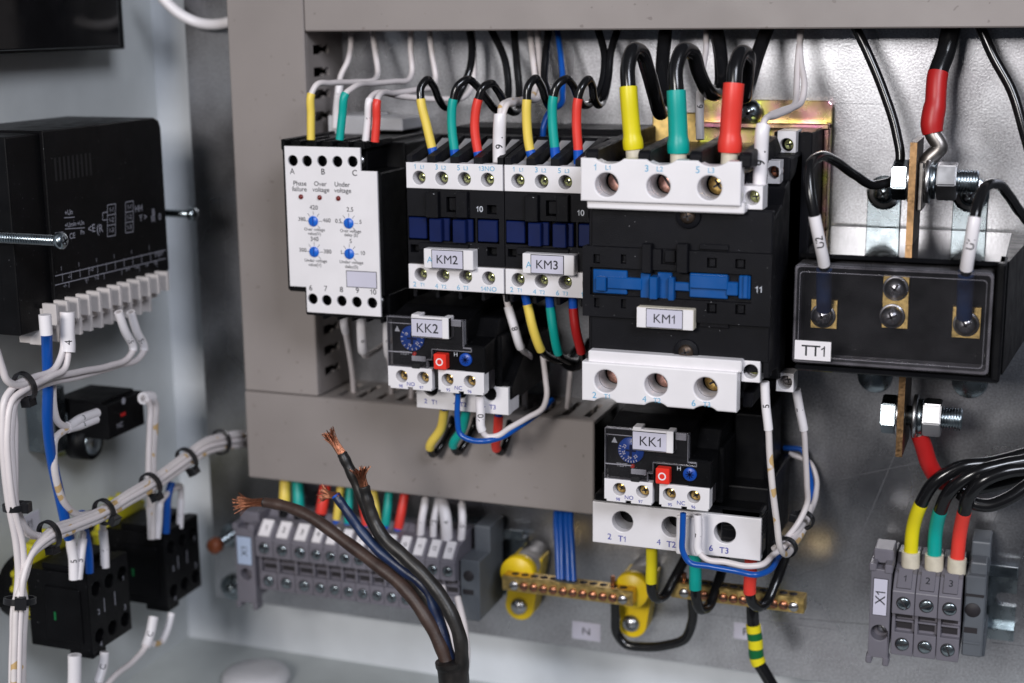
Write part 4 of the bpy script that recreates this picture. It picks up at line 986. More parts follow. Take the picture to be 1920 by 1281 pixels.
b.lathe((XRl+5.5, -DL+3.95, zL+21), (0, -1, 0), [(0, 2.8), (0.15, 2.7)], 'slot_dark', 26); b.box(XRl+2.5, XRl+8, DL-4.1, DL-3.8, zL+11.5, zL+14, 'slot_dark', 0)
b.build('housing', t)
# ---------------------------------------------------------------- BRASS BARS ON YELLOW STAND-OFFS
z8b = zmap(900, 940, 2.909)
def brass_bar(xa, xb_, zc, label, n, d0=30, d1=38, hgt=7.5):
    t = empty('busbar', ((xa+xb_)/2, -d0, zc), label, 'busbar', 'brass connection bars')
    b = MB(); b.box(xa, xb_, d0, d1, zc-hgt/2, zc+hgt/2, 'brass', 0.4)
    for k in range(n):
        x = xa+5.5+(xb_-xa-11)*k/(n-1)
        b.lathe((x, -(d0+d1)/2, zc+hgt/2-0.02), (0, 0, 1), [(0, 1.9), (0.08, 1.9)], 'slot_dark', 18)
    b.build('bar', t)
    for k in range(n):
        x = xa+5.5+(xb_-xa-11)*k/(n-1)+0.8
        m = MB(); big = k in (0, n-1)
        screw(m, x, d1, zc-0.6, 2.1 if not big else 2.3, 'copper' if not big else 'steel', 'slot', ang=random.uniform(-0.4, 0.4)); 
        m.build('clamp_screw', t)
    return t
nx0, nx1 = Q(941, 1095, 38)[0], Q(1186, 1125, 38)[0]; nz = Q(1062, 1108, 38)[1]
brass_bar(nx0, nx1, nz, 'brass connection bar on two yellow standoffs, with blue wires in it', 12)
px0, px1 = Q(1258, 1110, 38)[0], Q(1508, 1130, 38)[0]; pz = Q(1385, 1122, 38)[1]
brass_bar(px0, px1, pz, 'brass connection bar at the right, above the P label', 12)
def standoff(px, py, px2, py2, label):
    t = empty('standoff', (Q(px, py, 30)[0], 0, Q(px2, py2, 14)[1]), label, 'standoff', 'yellow insulating standoffs')
    b = MB(); x, z = Q(px, py, 30); x2, z2 = Q(px2, py2, 14)
    b.lathe((x, -1, z), (0, -1, 0), [(0, 7), (24, 6.6)], 'grey_plastic', 30); b.lathe((x, -24, z), (0, -1, 0), [(0, 8.2), (1, 8.6), (6.5, 8.6), (7, 8.2)], 'standoff_yellow', 30)
    n = 24; o = [(x2+7.6*math.cos(R(180+k*180/12)), z2+7.6*math.sin(R(180+k*180/12))) for k in range(13)]+[(x+7.6, z+3), (x-7.6, z+3)]
    b.slab(o, [], 3, 15, 'standoff_yellow', 0.6)
    b.build('insulator', t)
    m = MB(); m.lathe((x2, -15, z2), (0, -1, 0), [(0, 4.4), (0.5, 4.4), (2.2, 3.6), (3.2, 1.4)], 'steel', 28); m.build('fixing_screw', t)
standoff(970, 1076, 975, 1135, 'yellow standoff holding the left end of the left brass bar')
standoff(1183, 1108, 1185, 1167, 'yellow standoff holding the right end of the left brass bar')
standoff(1330, 1118, 1335, 1150, 'yellow standoff behind the left end of the right brass bar') if False else None
for px, py, px1_, py1_, s_, lab in ((1073, 1167, 1126, 1200, 'N', 'small grey label marked N stuck below the left brass bar'), (1376, 1170, 1430, 1200, 'PE', 'small grey label starting with P below the right brass bar')):
    b = MB(); a = Q(px, (py+py1_)/2, 0); c = Q(px1_, (py+py1_)/2, 0); z1 = Q((px+px1_)/2, py, 0)[1]; z0 = Q((px+px1_)/2, py1_, 0)[1]
    b.box(a[0], c[0], 0.05, 0.3, z0, z1, 'label', 0); b.text(s_, ((a[0]+c[0])/2-(0 if s_ == 'N' else 0), -0.36, (z0+z1)/2), 3.6, 'print_black', sx=1.2 if s_ == 'N' else 1)
    tag(b.build('label'), lab, 'label')

# ---------------------------------------------------------------- ON THE SIDE WALL
XM = -405
def meter():
    p = [WX(103, 565, XM), WX(318, 512, XM), WX(303, 222, XM), WX(60, 245, XM)]
    y1 = p[1].y; z0 = (p[0].z+p[1].z)/2; z1 = (p[2].z+p[3].z)/2; y0 = WX(92, 400, XM).y
    t = empty('panel_meter', (XM-25, (y0+y1)/2, z0), 'black panel meter on the side wall seen from behind, with a white terminal strip', 'panel meter')
    b = MB(); yb = y0-22
    b.slab([(y0, z0), (y1-1, z0), (y1, z0+1), (y1, z1-5), (y1-1.5, z1-1.5), (y1-5, z1), (y0, z1)], [], XM-50, XM, 'black', 0.6, 'R')
    b.slab([(yb, z0-10), (y0+2, z0-10), (y0+2, z1-1), (yb, z1-1)], [], XM-50, XM-2, 'black', 0.6, 'R')
    for k in range(9):
        y = y0+6+k*3.1; b.slab(rect(y, z1-22, y+1.4, z1-12), [], XM-0.5, XM+0.05, 'deep_black', 0, 'R')
    b.box(XM-50, XM-10, -yb, -yb+0.05, z0, z1-4, 'black', 0)
    for k in range(14):
        z = z1-16-k*4.2; b.box(XM-45, XM-12, -yb-0.2, -yb+0.3, z, z+1.6, 'deep_black', 0)
    b.box(XM-48, XM-8, -yb+0.3, -yb+1.6, z1-36-24, z1-36, 'black', 0.5) if False else None
    def e(px, py): return WX(px, py, XM+0.08)
    def tx(s_, px, py, cap): b.text(s_, e(px, py), cap, 'meter_print', xd=(0, 1, 0), yd=(0, 0, 1))
    def ln(a, c, w_=0.35): b.line(e(*a), e(*c), w_, 'meter_print', n=(1, 0, 0))
    zq = zmap(0, 200, 2.910)
    for s_, x, y, c in (('+Un', 375, 577, 2.2), ('+Umin', 385, 643, 2.0), ('+Un', 440, 635, 2.0), ('Pn', 450, 685, 2.0), ('CE', 395, 705, 2.4), ('<E', 500, 665, 3.4), ('(R', 545, 665, 3.6)): tx(s_, *zq(x, y), c)
    for (a, c) in (((350, 607), (407, 603)), ((355, 668), (462, 661)), ((300, 690), (345, 684)), ((560, 580), (585, 575)), ((560, 580), (560, 620)), ((560, 620), (585, 618))): ln(zq(*a), zq(*c))
    for cx_, cy_, w_, h_ in ((608, 620, 44, 172), (706, 602, 42, 168)):
        x0, x1, y0_, y1_ = cx_-w_/2, cx_+w_/2, cy_-h_/2, cy_+h_/2
        for a, c in (((x0, y0_+4), (x1, y0_-4)), ((x0, y1_+4), (x1, y1_-4)), ((x0, y0_+4), (x0, y1_+4)), ((x1, y0_-4), (x1, y1_-4)), ((x0, y0_+60), (x1, y0_+52)), ((x0, y0_+116), (x1, y0_+108))): ln(zq(*a), zq(*c))
        for k, s_ in enumerate(('1-1', '1-2', '1-3')): tx(s_, *zq(cx_, y0_+28+56*k), 2.0)
    for s_, x, y in (('HH', 757, 555), ('Y >', 780, 605), ('III', 835, 610), ('0', 872, 600), ('B', 838, 575)): tx(s_, *zq(x, y), 3.0)
    ln(zq(300, 925), zq(905, 782)); ln(zq(300, 975), zq(905, 828))
    for k in range(12):
        x = 340+k*48; y = 918-(x-300)*0.236; ln(zq(x, y), zq(x+2, y+46), 0.3)
        ln(zq(x-6, y-36), zq(x-5, y-14), 0.25) if k % 2 == 0 else ln(zq(x-12, y+60), zq(x-11, y+90), 0.25)
    for s_, x, y in (('-/-', 380, 925), ('1-0', 498, 888), ('-/-', 355, 975), ('1-1', 472, 942), ('1-2', 528, 932), ('5-4', 697, 885), ('1-0', 745, 875), ('1-5', 800, 862), ('RS', 850, 852), ('START', 868, 805)): tx(s_, *zq(x, y), 1.7)
    b.build('housing', t)
    # terminal strip along the lower edge
    XT = XM+7; a = WX(108, 590, XT); c = WX(318, 528, XT)
    m = MB(); n = 11; y_0, y_1 = a.y, c.y-1; zz = (a.z+c.z)/2+0.2
    m.slab(rect(y_0, zz-8, y_1, zz+2), [], XM-12, XM+0.5, 'strip_white', 0.2, 'R')
    m.slab(rect(y_0, zz-13.5, y_1-8, zz-6), [], XM-14, XM-4, 'strip_white', 0.2, 'R')
    for k in range(n+1):
        y = y_0+(y_1-y_0)*k/n
        m.slab([(y-0.9, zz-4.6), (y+0.9, zz-4.6), (y+0.9, zz+4.6), (y-0.9, zz+4.6)], [], XM, XT, 'strip_white', 0.25, 'R')
        if k < n: m.slab(rect(y-0.9, zz-13.8, y+0.9, zz-5), [], XM-8, XM+1.5, 'strip_white', 0.25, 'R')
    p = m.build('terminal_strip', t)
    for k in range(n):
        y = y_0+(y_1-y_0)*(k+0.5)/n; s_ = MB(); s_.lathe((XM+0.5, y, zz), (1, 0, 0), [(0, 2.6), (1.2, 2.6), (2.2, 1.6)], 'tin', 18); s_.build('terminal_screw', p)
    # long clamp screws along the wall
    for k, (h, tail) in enumerate((((122, 452), (-40, 436)), ((368, 402), (305, 397)))):
        Xh = XM+14 if k == 0 else XM+12
        hp = WX(h[0], h[1], Xh); m = MB()
        if k == 1: hp = Vector((-352, -20, 0)); w_ = W(368, 402, 34); hp = w_
        if k == 0: hp = W(122, 452, -(yb-7))
        x_tail = hp.x-(110 if k == 0 else 40)
        m.cyl((x_tail, hp.y, hp.z), (hp.x-3.2, hp.y, hp.z), 1.9, 'zinc', 18)
        for j in range(80 if k == 0 else 0): m.cyl((hp.x-4-j*1.25, hp.y, hp.z), (hp.x-4.55-j*1.25, hp.y, hp.z), 2.25, 'zinc', 16)
        m.lathe((hp.x-3.4, hp.y, hp.z), (1, 0, 0), [(0, 3.4), (2.2, 3.5), (3.2, 2.6), (3.5, 1.2)], 'zinc', 24)
        for an in (0.4, 1.97):
            c_, s2 = math.cos(an), math.sin(an); q = Vector((0, c_, s2)); r_ = Vector((0, -s2, c_))
            P_ = Vector((hp.x+0.1, hp.y, hp.z)); m.add([P_-q*2-r_*.4, P_+q*2-r_*.4, P_+q*2+r_*.4, P_-q*2+r_*.4], [(0, 1, 2, 3)], 'slot_dark')
        m.build('clamp_screw', t)
meter()
b = MB(); a = WX(235, 92, -436); 
b.slab([(a.y-150, a.z), (a.y, a.z), (a.y, a.z+60), (a.y-150, a.z+60)], [], -457, -436, 'black', 0.8, 'R')
b.slab([(a.y-150, a.z+1.5), (a.y-8, a.z+1.5), (a.y-8, a.z+60), (a.y-150, a.z+60)], [], -436, -433, 'gloss_black', 0.8, 'R')
tag(b.build('panel_meter'), 'black instrument at the top left corner, cut off by the frame', 'panel meter')
# lamp holder switch block
def holder():
    Xs = -418
    a = WX(201, 765, Xs); c = WX(268, 733, Xs); z1 = (a.z+c.z)/2+0.5; z0 = z1-17.0
    t = empty('switch_block', ((Xs-15), a.y, z0), 'small black switch block with an orange mark on a metal collar, on the side wall', 'switch block')
    b = MB(); b.slab(rect(a.y, z0, c.y, z1), [], Xs-22, Xs, 'black', 0.6, 'R'); b.slab(rect(a.y+1, z0+3, c.y-2, z1+1.5), [], Xs-30, Xs-4, 'black', 0.6, 'R')
    o = WX(231, 777, Xs+.1); b.slab(rect(o.y-1.9, o.z-0.8, o.y+1.9, o.z+0.8), [], Xs, Xs+0.15, 'sleeve_dark_red', 0, 'R')
    o = WX(232, 752, Xs+.1); b.slab([(o.y+1.6*math.cos(k), o.z+1.8*math.sin(k)) for k in range(6)], [], Xs, Xs+0.12, 'meter_print', 0, 'R')
    b.text('NC', WX(225, 797, Xs+.12), 2.4, 'meter_print', xd=(0, 1, 0))
    b.build('housing', t)
    m = MB(); m.lathe((-456, a.y+8, z0+2), (1, 0, 0), [(0, 15), (6, 15), (6, 11.5), (14, 11.5)], 'zinc', 36); m.box(-456, -440, -a.y+2, -a.y+12, z0-6, z0+26, 'zinc', 0.6)
    m.build('collar', t)
    m = MB(); m.lathe((-442, a.y+6, z0-4), (1, 0, 0), [(0, 9), (10, 8.6)], 'black', 30); m.lathe((-432, a.y+6, z0-4), (1, 0, 0), [(0, 6.5), (0.5, 6)], 'zinc', 30); m.build('barrel', t)
    m = MB(); o = WX(183, 775, Xs-8)
    m.cyl(o+Vector((0, -1, 0)), o+Vector((0, 1.5, 0)), 2.2, 'brass', 16); m.build('terminal_screw', t)
holder()
def contact_block(dy, label, Xs=-403, zoff=0.0):
    a = WX(163, 1092, Xs); c = WX(240, 1058, Xs); z1 = -247.5+zoff; z0 = -287.5+zoff; ya = a.y+dy; yb_ = c.y+dy
    t = empty('contact_block', (-430, ya, z0), label, 'contact block', 'two push button contact blocks')
    b = MB()
    holes = [(ya+(yb_-ya)*u, z0+(z1-z0)*v, 3.3) for u in (0.2, 0.52, 0.84) for v in (0.2, 0.78)]
    b.slab([(ya, z0+1), (yb_, z0+1), (yb_, z1), (ya, z1)], holes, Xs-6, Xs, 'black', 0.5, 'R')
    b.slab(rect(ya+0.5, z0+1.5, yb_-0.5, z1-0.5), [], Xs-34, Xs-5.8, 'black', 0.6, 'R')
    b.slab(rect(ya+2, z0-2, ya+12, z0+3), [], Xs-14, Xs-1, 'black', 0.4, 'R'); b.slab(rect(ya+8, z0-1, yb_-4, z0+3), [], Xs-30, Xs-3, 'black', 0.4, 'R')
    b.slab(rect(ya+2, z1-2, yb_-2, z1+2.5), [], Xs-26, Xs-8, 'black', 0.6, 'R')
    b.box(Xs-24, Xs-4, -ya-0.3, -ya+0.6, z0+6, z1-8, 'black', 0.3)
    b.box(Xs-19, Xs-18, -ya+0.3, -ya+0.8, z0+16, z0+20, 'earth_green', 0)
    for u, v, s_ in ((0.36, 0.5, '|'), (0.62, 0.5, '|'), (0.22, 0.44, '2'), (0.85, 0.66, '1'), (0.22, 0.04, '4'), (0.85, 0.3, '3')):
        b.text(s_, (Xs+0.1, ya+(yb_-ya)*u, z0+(z1-z0)*v+2), 2.6 if s_ != '|' else 5, 'meter_print', xd=(0, 1, 0))
    b.build('housing', t)
    m = MB(); ym = (ya+yb_)/2+2; n = 40
    pr = []
    for k in range(n): pass
    m.lathe((-446, ym+2.5, z0+28), (1, 0, 0), [(0, 19), (2, 20.5), (7, 20.5), (8.5, 19)], 'collar_yellow', 40)
    for k in range(18):
        an = 2*math.pi*k/18; m.cyl((-445.5, ym+2.5+20.2*math.cos(an), z0+28+20.2*math.sin(an)), (-438, ym+2.5+20.2*math.cos(an), z0+28+20.2*math.sin(an)), 1.8, 'collar_yellow', 10)
    m.build('collar', t)
    m = MB(); m.lathe((-457, ym, z0+22), (1, 0, 0), [(0, 15), (16.8, 15)], 'black', 30); m.build('barrel', t)
_a = WX(165, 1090, -403); _b = WX(308, 1012, -403)
contact_block(0, 'black contact block with a yellow ring, nearest at the bottom left')
contact_block(_b.y-_a.y, 'black contact block with a yellow ring, the farther of the two at bottom left', zoff=-1.5)
b = MB(); p = WX(52, 985, -456.8); b.slab(rect(p.y-9, p.z-4.5, p.y+9, p.z+5), [], -457, -456.7, 'label', 0, 'R'); b.text('H1', (-456.6, p.y, p.z), 4.5, 'print_black', xd=(0, 1, 0))
tag(b.build('label'), 'small grey label on the side wall above the nearer contact block', 'label')
# small fixings near the lower left corner of the plate
m = MB(); p = W(412, 1020, 16); m.lathe((p.x-1, -0.5, p.z), (0, -1, 0), [(0, 6.5), (2, 6.5), (2.2, 3.4), (17, 3.4)], 'zinc', 24); m.lathe((p.x-1, -17, p.z), (0, -1, 0), [(0, 4.4), (4, 4.2), (6, 2)], 'copper_sleeve', 20)
tag(m.build('earth_stud'), 'threaded stud with a copper coloured tip left of the long terminal row', 'stud')
m = MB(); p = W(432, 1104, 3); screw(m, p.x, 2, p.z, 4.2, 'zinc', dome=0.6); m.cyl((p.x, 0, p.z), (p.x, -2, p.z), 7, 'zinc', 30)
tag(m.build('mounting_screw'), 'small domed screw low on the plate, left of the long terminal row', 'screw')
m = MB(); p = WZ(472, 1262, -345)
m.lathe((p.x, p.y+4, -352), (0, 0, 1), [(0, 18.5), (3, 18.5), (6, 17), (8, 12), (8.6, 4)], 'grey_white', 40); tag(m.build('cable_gland_cap'), 'round white plastic cap on the cabinet floor', 'cap')

# ---------------------------------------------------------------- WIRES AND CABLES
def bulge(a, k=1.2):          # shrink sleeve that swells over the crimped end
    return lambda t: 1.0+(k-1.0)*max(0.0, min(1.0, (a-t)/0.12+0.5)) - (0.06 if t < 0.03 else 0)
GT = 'coloured leads entering the tops of the contactors'
GB = 'coloured leads leaving the bottoms of the devices'
GW = 'thin white control wires'
# --- leads of the voltage relay
cable([(583, 262, 74), (583, 215, 74), (584, 176, 74), (592, 161, 72), (620, 156, 62), (665, 154, 45), (702, 150, 32), (708, 140, 26), (704, 100, 20), (697, 50, 14)], 1.35, 'wire_white',
      'thin white wire with a yellow sleeve at terminal A of the white faced relay', group=GW, sleeves=[('sleeve', 0, 2, 1.85, 'sleeve_yellow')])
cable([(637, 262, 74), (642, 215, 74), (648, 176, 74), (660, 166, 70), (700, 157, 50), (740, 153, 35), (767, 149, 24), (772, 138, 20), (770, 90, 18), (771, 50, 14)], 1.35, 'wire_white',
      'thin white wire with a green sleeve at terminal B of the white faced relay', group=GW, sleeves=[('sleeve', 0, 2, 1.85, 'sleeve_green')])
cable([(703, 266, 74), (706, 225, 74), (707, 189, 74), (712, 178, 70), (740, 175, 55), (785, 168, 38), (812, 163, 26), (817, 150, 20), (810, 100, 18), (804, 50, 14)], 1.35, 'wire_white',
      'thin white wire with a red sleeve at terminal C of the white faced relay', group=GW, sleeves=[('sleeve', 0, 2, 1.85, 'sleeve_red')])
cable([(686, 264, 72), (690, 225, 72), (693, 187, 72), (700, 178, 68), (760, 182, 48), (830, 186, 32), (870, 182, 22), (884, 165, 16), (888, 100, 14), (884, 50, 12)], 1.35, 'wire_white',
      'thin white wire with a white sleeve marked 1 beside the red sleeve', group=GW, sleeves=[('sleeve', 0, 2, 1.75, 'sleeve_white', '1', False, 2.0, 0.55)])
cable([(630, 240, 30), (632, 200, 30), (636, 165, 30), (638, 146, 28), (652, 115, 24), (657, 95, 20), (658, 50, 14)], 1.35, 'wire_white',
      'thin white wire going up beside the slots of the upright duct', group=GW, sleeves=[('sleeve', 0, 2.4, 1.9, 'sleeve_white', '1', False, 2.0, 0.7)])
# --- leads into the small contactors
def lead(pts, ns, r, rs, smat, label, ferr='ferrule_blue', g=GT, nf=1, rf=None, wire='wire_black', bf=None):
    """pts[0..nf] is the ferrule, pts[nf..ns] the coloured sleeve"""
    sl = [('ferrule', 0, nf, rf or r*1.02, ferr), ('sleeve', nf, ns, rs, smat) + ((None, False, None, None, bf) if bf else ())]
    return cable(pts, r, wire, label, cat='cable', group=g, name='cable', sleeves=sl)
lead([(816, 300, 74), (810, 277, 74), (800, 235, 74), (789, 186, 74), (789, 165, 73), (800, 150, 70), (812, 160, 64), (823, 186, 56), (835, 201, 48), (848, 198, 40), (862, 175, 34), (882, 125, 28), (885, 90, 22), (879, 50, 14)], 3, 1.72, 2.0, 'sleeve_yellow', 'black cable with a yellow sleeve, leftmost on the contactor marked KM2', rf=2.1)
lead([(855, 302, 74), (852, 280, 74), (847, 235, 74), (850, 186, 74), (858, 162, 73), (874, 150, 70), (893, 160, 62), (912, 185, 54), (930, 206, 46), (948, 206, 36), (953, 180, 30), (948, 118, 24), (918, 50, 14)], 3, 1.72, 2.0, 'sleeve_green', 'black cable with a green sleeve on the contactor marked KM2', rf=2.1)
lead([(901, 306, 74), (896, 284, 74), (890, 235, 74), (897, 186, 74), (906, 164, 73), (918, 157, 70), (932, 168, 62), (945, 190, 54), (958, 209, 46), (972, 205, 36), (974, 180, 30), (969, 118, 24), (963, 50, 14)], 3, 1.72, 2.0, 'sleeve_red', 'black cable with a red sleeve on the contactor marked KM2', rf=2.1)
lead([(1002, 306, 74), (994, 282, 74), (988, 235, 74), (988, 187, 74), (991, 162, 73), (1002, 148, 70), (1014, 160, 63), (1022, 184, 56), (1030, 199, 46), (1032, 185, 38), (1021, 150, 30), (1023, 100, 24), (1030, 50, 14)], 3, 1.72, 2.0, 'sleeve_yellow', 'black cable with a yellow sleeve, leftmost on the contactor marked KM3', rf=2.1)
lead([(1043, 306, 74), (1040, 276, 74), (1036, 230, 74), (1038, 181, 74), (1045, 160, 73), (1059, 149, 70), (1073, 158, 63), (1082, 178, 56), (1092, 196, 48), (1108, 193, 38), (1124, 170, 32), (1134, 110, 24), (1120, 50, 14)], 3, 1.72, 2.0, 'sleeve_green', 'black cable with a green sleeve on the contactor marked KM3', rf=2.1)
lead([(1085, 310, 74), (1084, 281, 74), (1081, 230, 74), (1084, 185, 74), (1091, 163, 73), (1101, 150, 70), (1110, 160, 63), (1113, 182, 57), (1122, 197, 48), (1132, 185, 38), (1140, 150, 30), (1145, 100, 24), (1160, 50, 14)], 3, 1.72, 2.0, 'sleeve_red', 'black cable with a red sleeve on the contactor marked KM3', rf=2.1)
cable([(936, 304, 78), (936, 260, 78), (938, 218, 78), (940, 200, 76), (950, 192, 70), (975, 188, 55), (996, 184, 38), (1004, 160, 26), (999, 110, 20), (993, 50, 14)], 1.4, 'wire_stained', 'pair end white wire in the wide sleeve marked 9 between the two small contactors', group=GW, sleeves=[('sleeve', 0, 2.1, 2.75, 'sleeve_white', '9  .', True, 2.9, 0.40)])
cable([(940, 240, 78), (943, 215, 78), (948, 200, 76), (962, 194, 68), (990, 189, 52), (1010, 182, 36), (1017, 155, 26), (1012, 110, 20), (1007, 50, 14)], 1.4, 'wire_white', 'second white wire entering the wide sleeve marked 9', group=GW)
cable([(1018, 270, 45), (1020, 235, 45), (1032, 208, 42), (1050, 197, 38), (1055, 170, 30), (1052, 110, 22), (1044, 50, 14)], 1.35, 'wire_blue', 'thin blue wire behind the sleeves of the contactor marked KM3', group='thin blue control wires')
# --- leads into the large contactor
def big(pts, ns, rs, smat, label, bf=None, **k): return lead(pts, ns, 3.05, rs, smat, label, ferr='cream', rf=3.3, bf=bf or bulge(0.27, 1.16), **k)
big([(1191, 312, 93), (1188, 280, 93), (1184, 240, 93), (1178, 163, 93), (1177, 128, 91), (1188, 94, 86), (1202, 98, 80), (1214, 130, 74), (1228, 180, 66), (1238, 212, 56), (1246, 200, 46), (1242, 140, 36), (1248, 50, 20)], 3, 3.55, 'sleeve_bright_yellow', 'thick black cable with a bright yellow sleeve on the large contactor')
big([(1272, 318, 93), (1272, 287, 93), (1271, 240, 93), (1268, 170, 93), (1267, 130, 91), (1281, 94, 86), (1297, 98, 80), (1310, 135, 72), (1326, 168, 64), (1342, 176, 54), (1352, 160, 44), (1352, 110, 34), (1342, 50, 20)], 3, 3.8, 'sleeve_green', 'thick black cable with a green sleeve on the large contactor')
big([(1366, 318, 93), (1368, 285, 93), (1370, 235, 93), (1376, 157, 93), (1379, 125, 91), (1390, 99, 86), (1401, 104, 80), (1400, 140, 70), (1396, 180, 60), (1402, 165, 48), (1418, 110, 36), (1440, 50, 20)], 3, 4.1, 'sleeve_red', 'thick black cable with a red sleeve on the large contactor')
cable([(1424, 345, 98), (1427, 290, 98), (1431, 236, 98), (1434, 226, 96), (1452, 218, 86), (1485, 203, 64), (1504, 188, 50), (1508, 165, 44), (1501, 110, 30), (1499, 50, 18)], 1.3, 'wire_white', 'white wire in the wide sleeve marked 9 on the right of the large contactor', group=GW, sleeves=[('sleeve', 0, 2, 2.75, 'sleeve_white', '9  .', True, 3.3, 0.45)])
cable([(1428, 250, 99), (1432, 230, 98), (1440, 220, 92), (1464, 208, 76), (1490, 196, 58), (1493, 175, 46), (1496, 110, 30), (1504, 50, 18)], 1.3, 'wire_white', 'second white wire entering the wide sleeve at the right of the large contactor', group=GW)
cable([(1313, 262, 62), (1312, 220, 60), (1313, 172, 58), (1318, 130, 44), (1324, 90, 30), (1324, 50, 18)], 1.3, 'wire_white', 'white wire with a sleeve marked 6 behind the green and red sleeves', group=GW, sleeves=[('sleeve', 0, 2, 1.75, 'sleeve_white', '6', True, 2.4, 0.7)])
# --- around the current transformer
cable([(1601, 46, 24), (1625, 95, 26), (1658, 175, 28), (1681, 250, 30), (1687, 305, 32), (1675, 337, 34), (1645, 347, 38), (1603, 328, 50), (1566, 302, 66), (1536, 294, 82), (1518, 312, 92), (1518, 352, 96), (1527, 405, 97), (1536, 450, 95), (1545, 496, 89), (1545, 530, 82), (1545, 580, 76)], 2.0, 'wire_black',
      'black wire from the top duct to the left terminal of the transformer, sleeve marked U2', name='cable', cat='cable', sleeves=[('sleeve', 12, 14, 2.35, 'sleeve_white', 'U2', True, 2.9, 0.5), ('ferrule', 14.2, 16, 3.1, 'old_blue')])
cable([(1836, 46, 20), (1862, 105, 22), (1897, 170, 24), (1921, 250, 26), (1942, 330, 26), (1952, 390, 24), (1940, 414, 26), (1915, 400, 40), (1892, 368, 58), (1868, 345, 74), (1846, 352, 84), (1834, 380, 90), (1828, 408, 93), (1820, 455, 93), (1812, 504, 89), (1810, 540, 82), (1808, 595, 76)], 2.1, 'wire_black',
      'black wire from the right edge to the transformer, its sleeve marked U1', name='cable', cat='cable', sleeves=[('sleeve', 12, 14, 2.45, 'sleeve_white', 'U1', True, 2.9, 0.5), ('ferrule', 14.2, 16, 3.1, 'old_blue')])
P_ = [W(1786, 44, 22), W(1772, 100, 26), W(1759, 136, 30), W(1754, 190, 33), W(1749, 250, 35), Vector((xb+9, -35, W(1740, 275, 35).z)), Vector((xb+4.4, -35, W(1722, 303, 35).z)), Vector((xb+3.6, -35, W(1722, 320, 35).z))]
t = cable(P_, 4.0, 'wire_black', 'thick black cable with a dark red sleeve bolted to the top of the busbar', name='cable', cat='cable', ins=(0, 3), sleeves=[('sleeve', 2, 4, 4.2, 'sleeve_dark_red', None, False, None, None, lambda u: 1+0.10*max(0, min(1, (u-0.5)/0.1)) - 0.12*max(0, (u-0.85)/0.15)), ('cable_lug', 3.9, 7, 3.4, 'tin')])
m = MB(); m.box(xb+1.6, xb+3.9, 27, 43, W(1718, 392, 35).z, W(1722, 300, 35).z, 'tin', 0.6); m.build('lug_tongue', t)
P_ = [Vector((xb+3.4, -35, W(1712, 770, 35).z)), W(1722, 808, 35), W(1732, 838, 34), W(1742, 870, 32), W(1762, 900, 28), W(1800, 915, 22), W(1880, 905, 16), W(1935, 890, 12), W(2090, 850, 10), W(2180, 760, 6), W(2190, 560, 6)]
cable(P_, 3.2, 'wire_black', 'black cable with a dark red sleeve hanging from the lower busbar bolt', name='cable', cat='cable', ins=(3, 10), sleeves=[('cable_lug', 0, 1.4, 3.0, 'tin'), ('sleeve', 1.2, 4.2, 3.7, 'sleeve_dark_red')])
GR = 'three cables into the terminals at the lower right'
for pts, sm, lb in (([(1707, 1064, 33), (1708, 1034, 33), (1712, 990, 33), (1727, 945, 36), (1752, 905, 38), (1800, 876, 36), (1860, 868, 32), (1935, 848, 28), (2080, 790, 22), (2200, 700, 14), (2240, 560, 10)], 'sleeve_bright_yellow', 'thick black cable with a yellow sleeve, at the lower right'),
                    ([(1751, 1068, 33), (1752, 1040, 33), (1754, 1000, 33), (1763, 958, 37), (1782, 920, 42), (1822, 890, 42), (1880, 872, 38), (1935, 862, 34), (2090, 812, 26), (2225, 715, 18), (2265, 560, 12)], 'sleeve_green', 'thick black cable with a green sleeve, at the lower right'),
                    ([(1793, 1074, 33), (1795, 1046, 33), (1799, 1005, 33), (1808, 960, 37), (1816, 932, 42), (1838, 905, 44), (1880, 886, 42), (1935, 878, 38), (2100, 835, 30), (2250, 730, 20), (2290, 560, 14)], 'sleeve_red', 'thick black cable with a red sleeve, at the lower right')):
    lead(pts, 3, 2.9, 3.0, sm, lb, ferr='cream', rf=3.95, g=GR)
cable([(1800, 925, 34), (1822, 942, 36), (1850, 948, 36), (1890, 935, 34), (1935, 905, 30), (2100, 862, 20), (2270, 750, 12), (2320, 560, 8)], 2.9, 'wire_black', 'thick black cable looping under the three sleeved cables at right', name='cable', cat='cable')
# --- below the voltage relay and the small contactors
cable([(646, 585, 62), (645, 604, 60), (648, 622, 54), (654, 655, 42), (661, 700, 30), (664, 748, 20)], 1.4, 'wire_white', 'white wire dropping from the white faced relay into the bottom duct', group=GW, sleeves=[('sleeve', 0, 2, 1.9, 'sleeve_white')])
cable([(677, 585, 62), (678, 625, 58), (680, 656, 52), (684, 667, 46), (700, 660, 32), (722, 645, 18), (745, 632, 10)], 1.4, 'wire_white', 'short white wire with a white sleeve hooked behind the white faced relay', group=GW, sleeves=[('sleeve', 0, 2.1, 2.3, 'sleeve_white', 'o', True, 2.2, 0.6)])
cable([(727, 585, 56), (725, 620, 52), (726, 655, 48), (731, 680, 40), (735, 740, 18)], 1.3, 'wire_white', 'white wire partly hidden behind the left edge of the upper overload relay', group=GW, sleeves=[('sleeve', 0, 2.4, 1.8, 'sleeve_white', 'o', True, 2.0, 0.6)])
cable([(776, 705, 40), (773, 730, 30), (771, 758, 20)], 1.4, 'wire_white', 'short white wire below the strip numbered 98 and 97', group=GW)
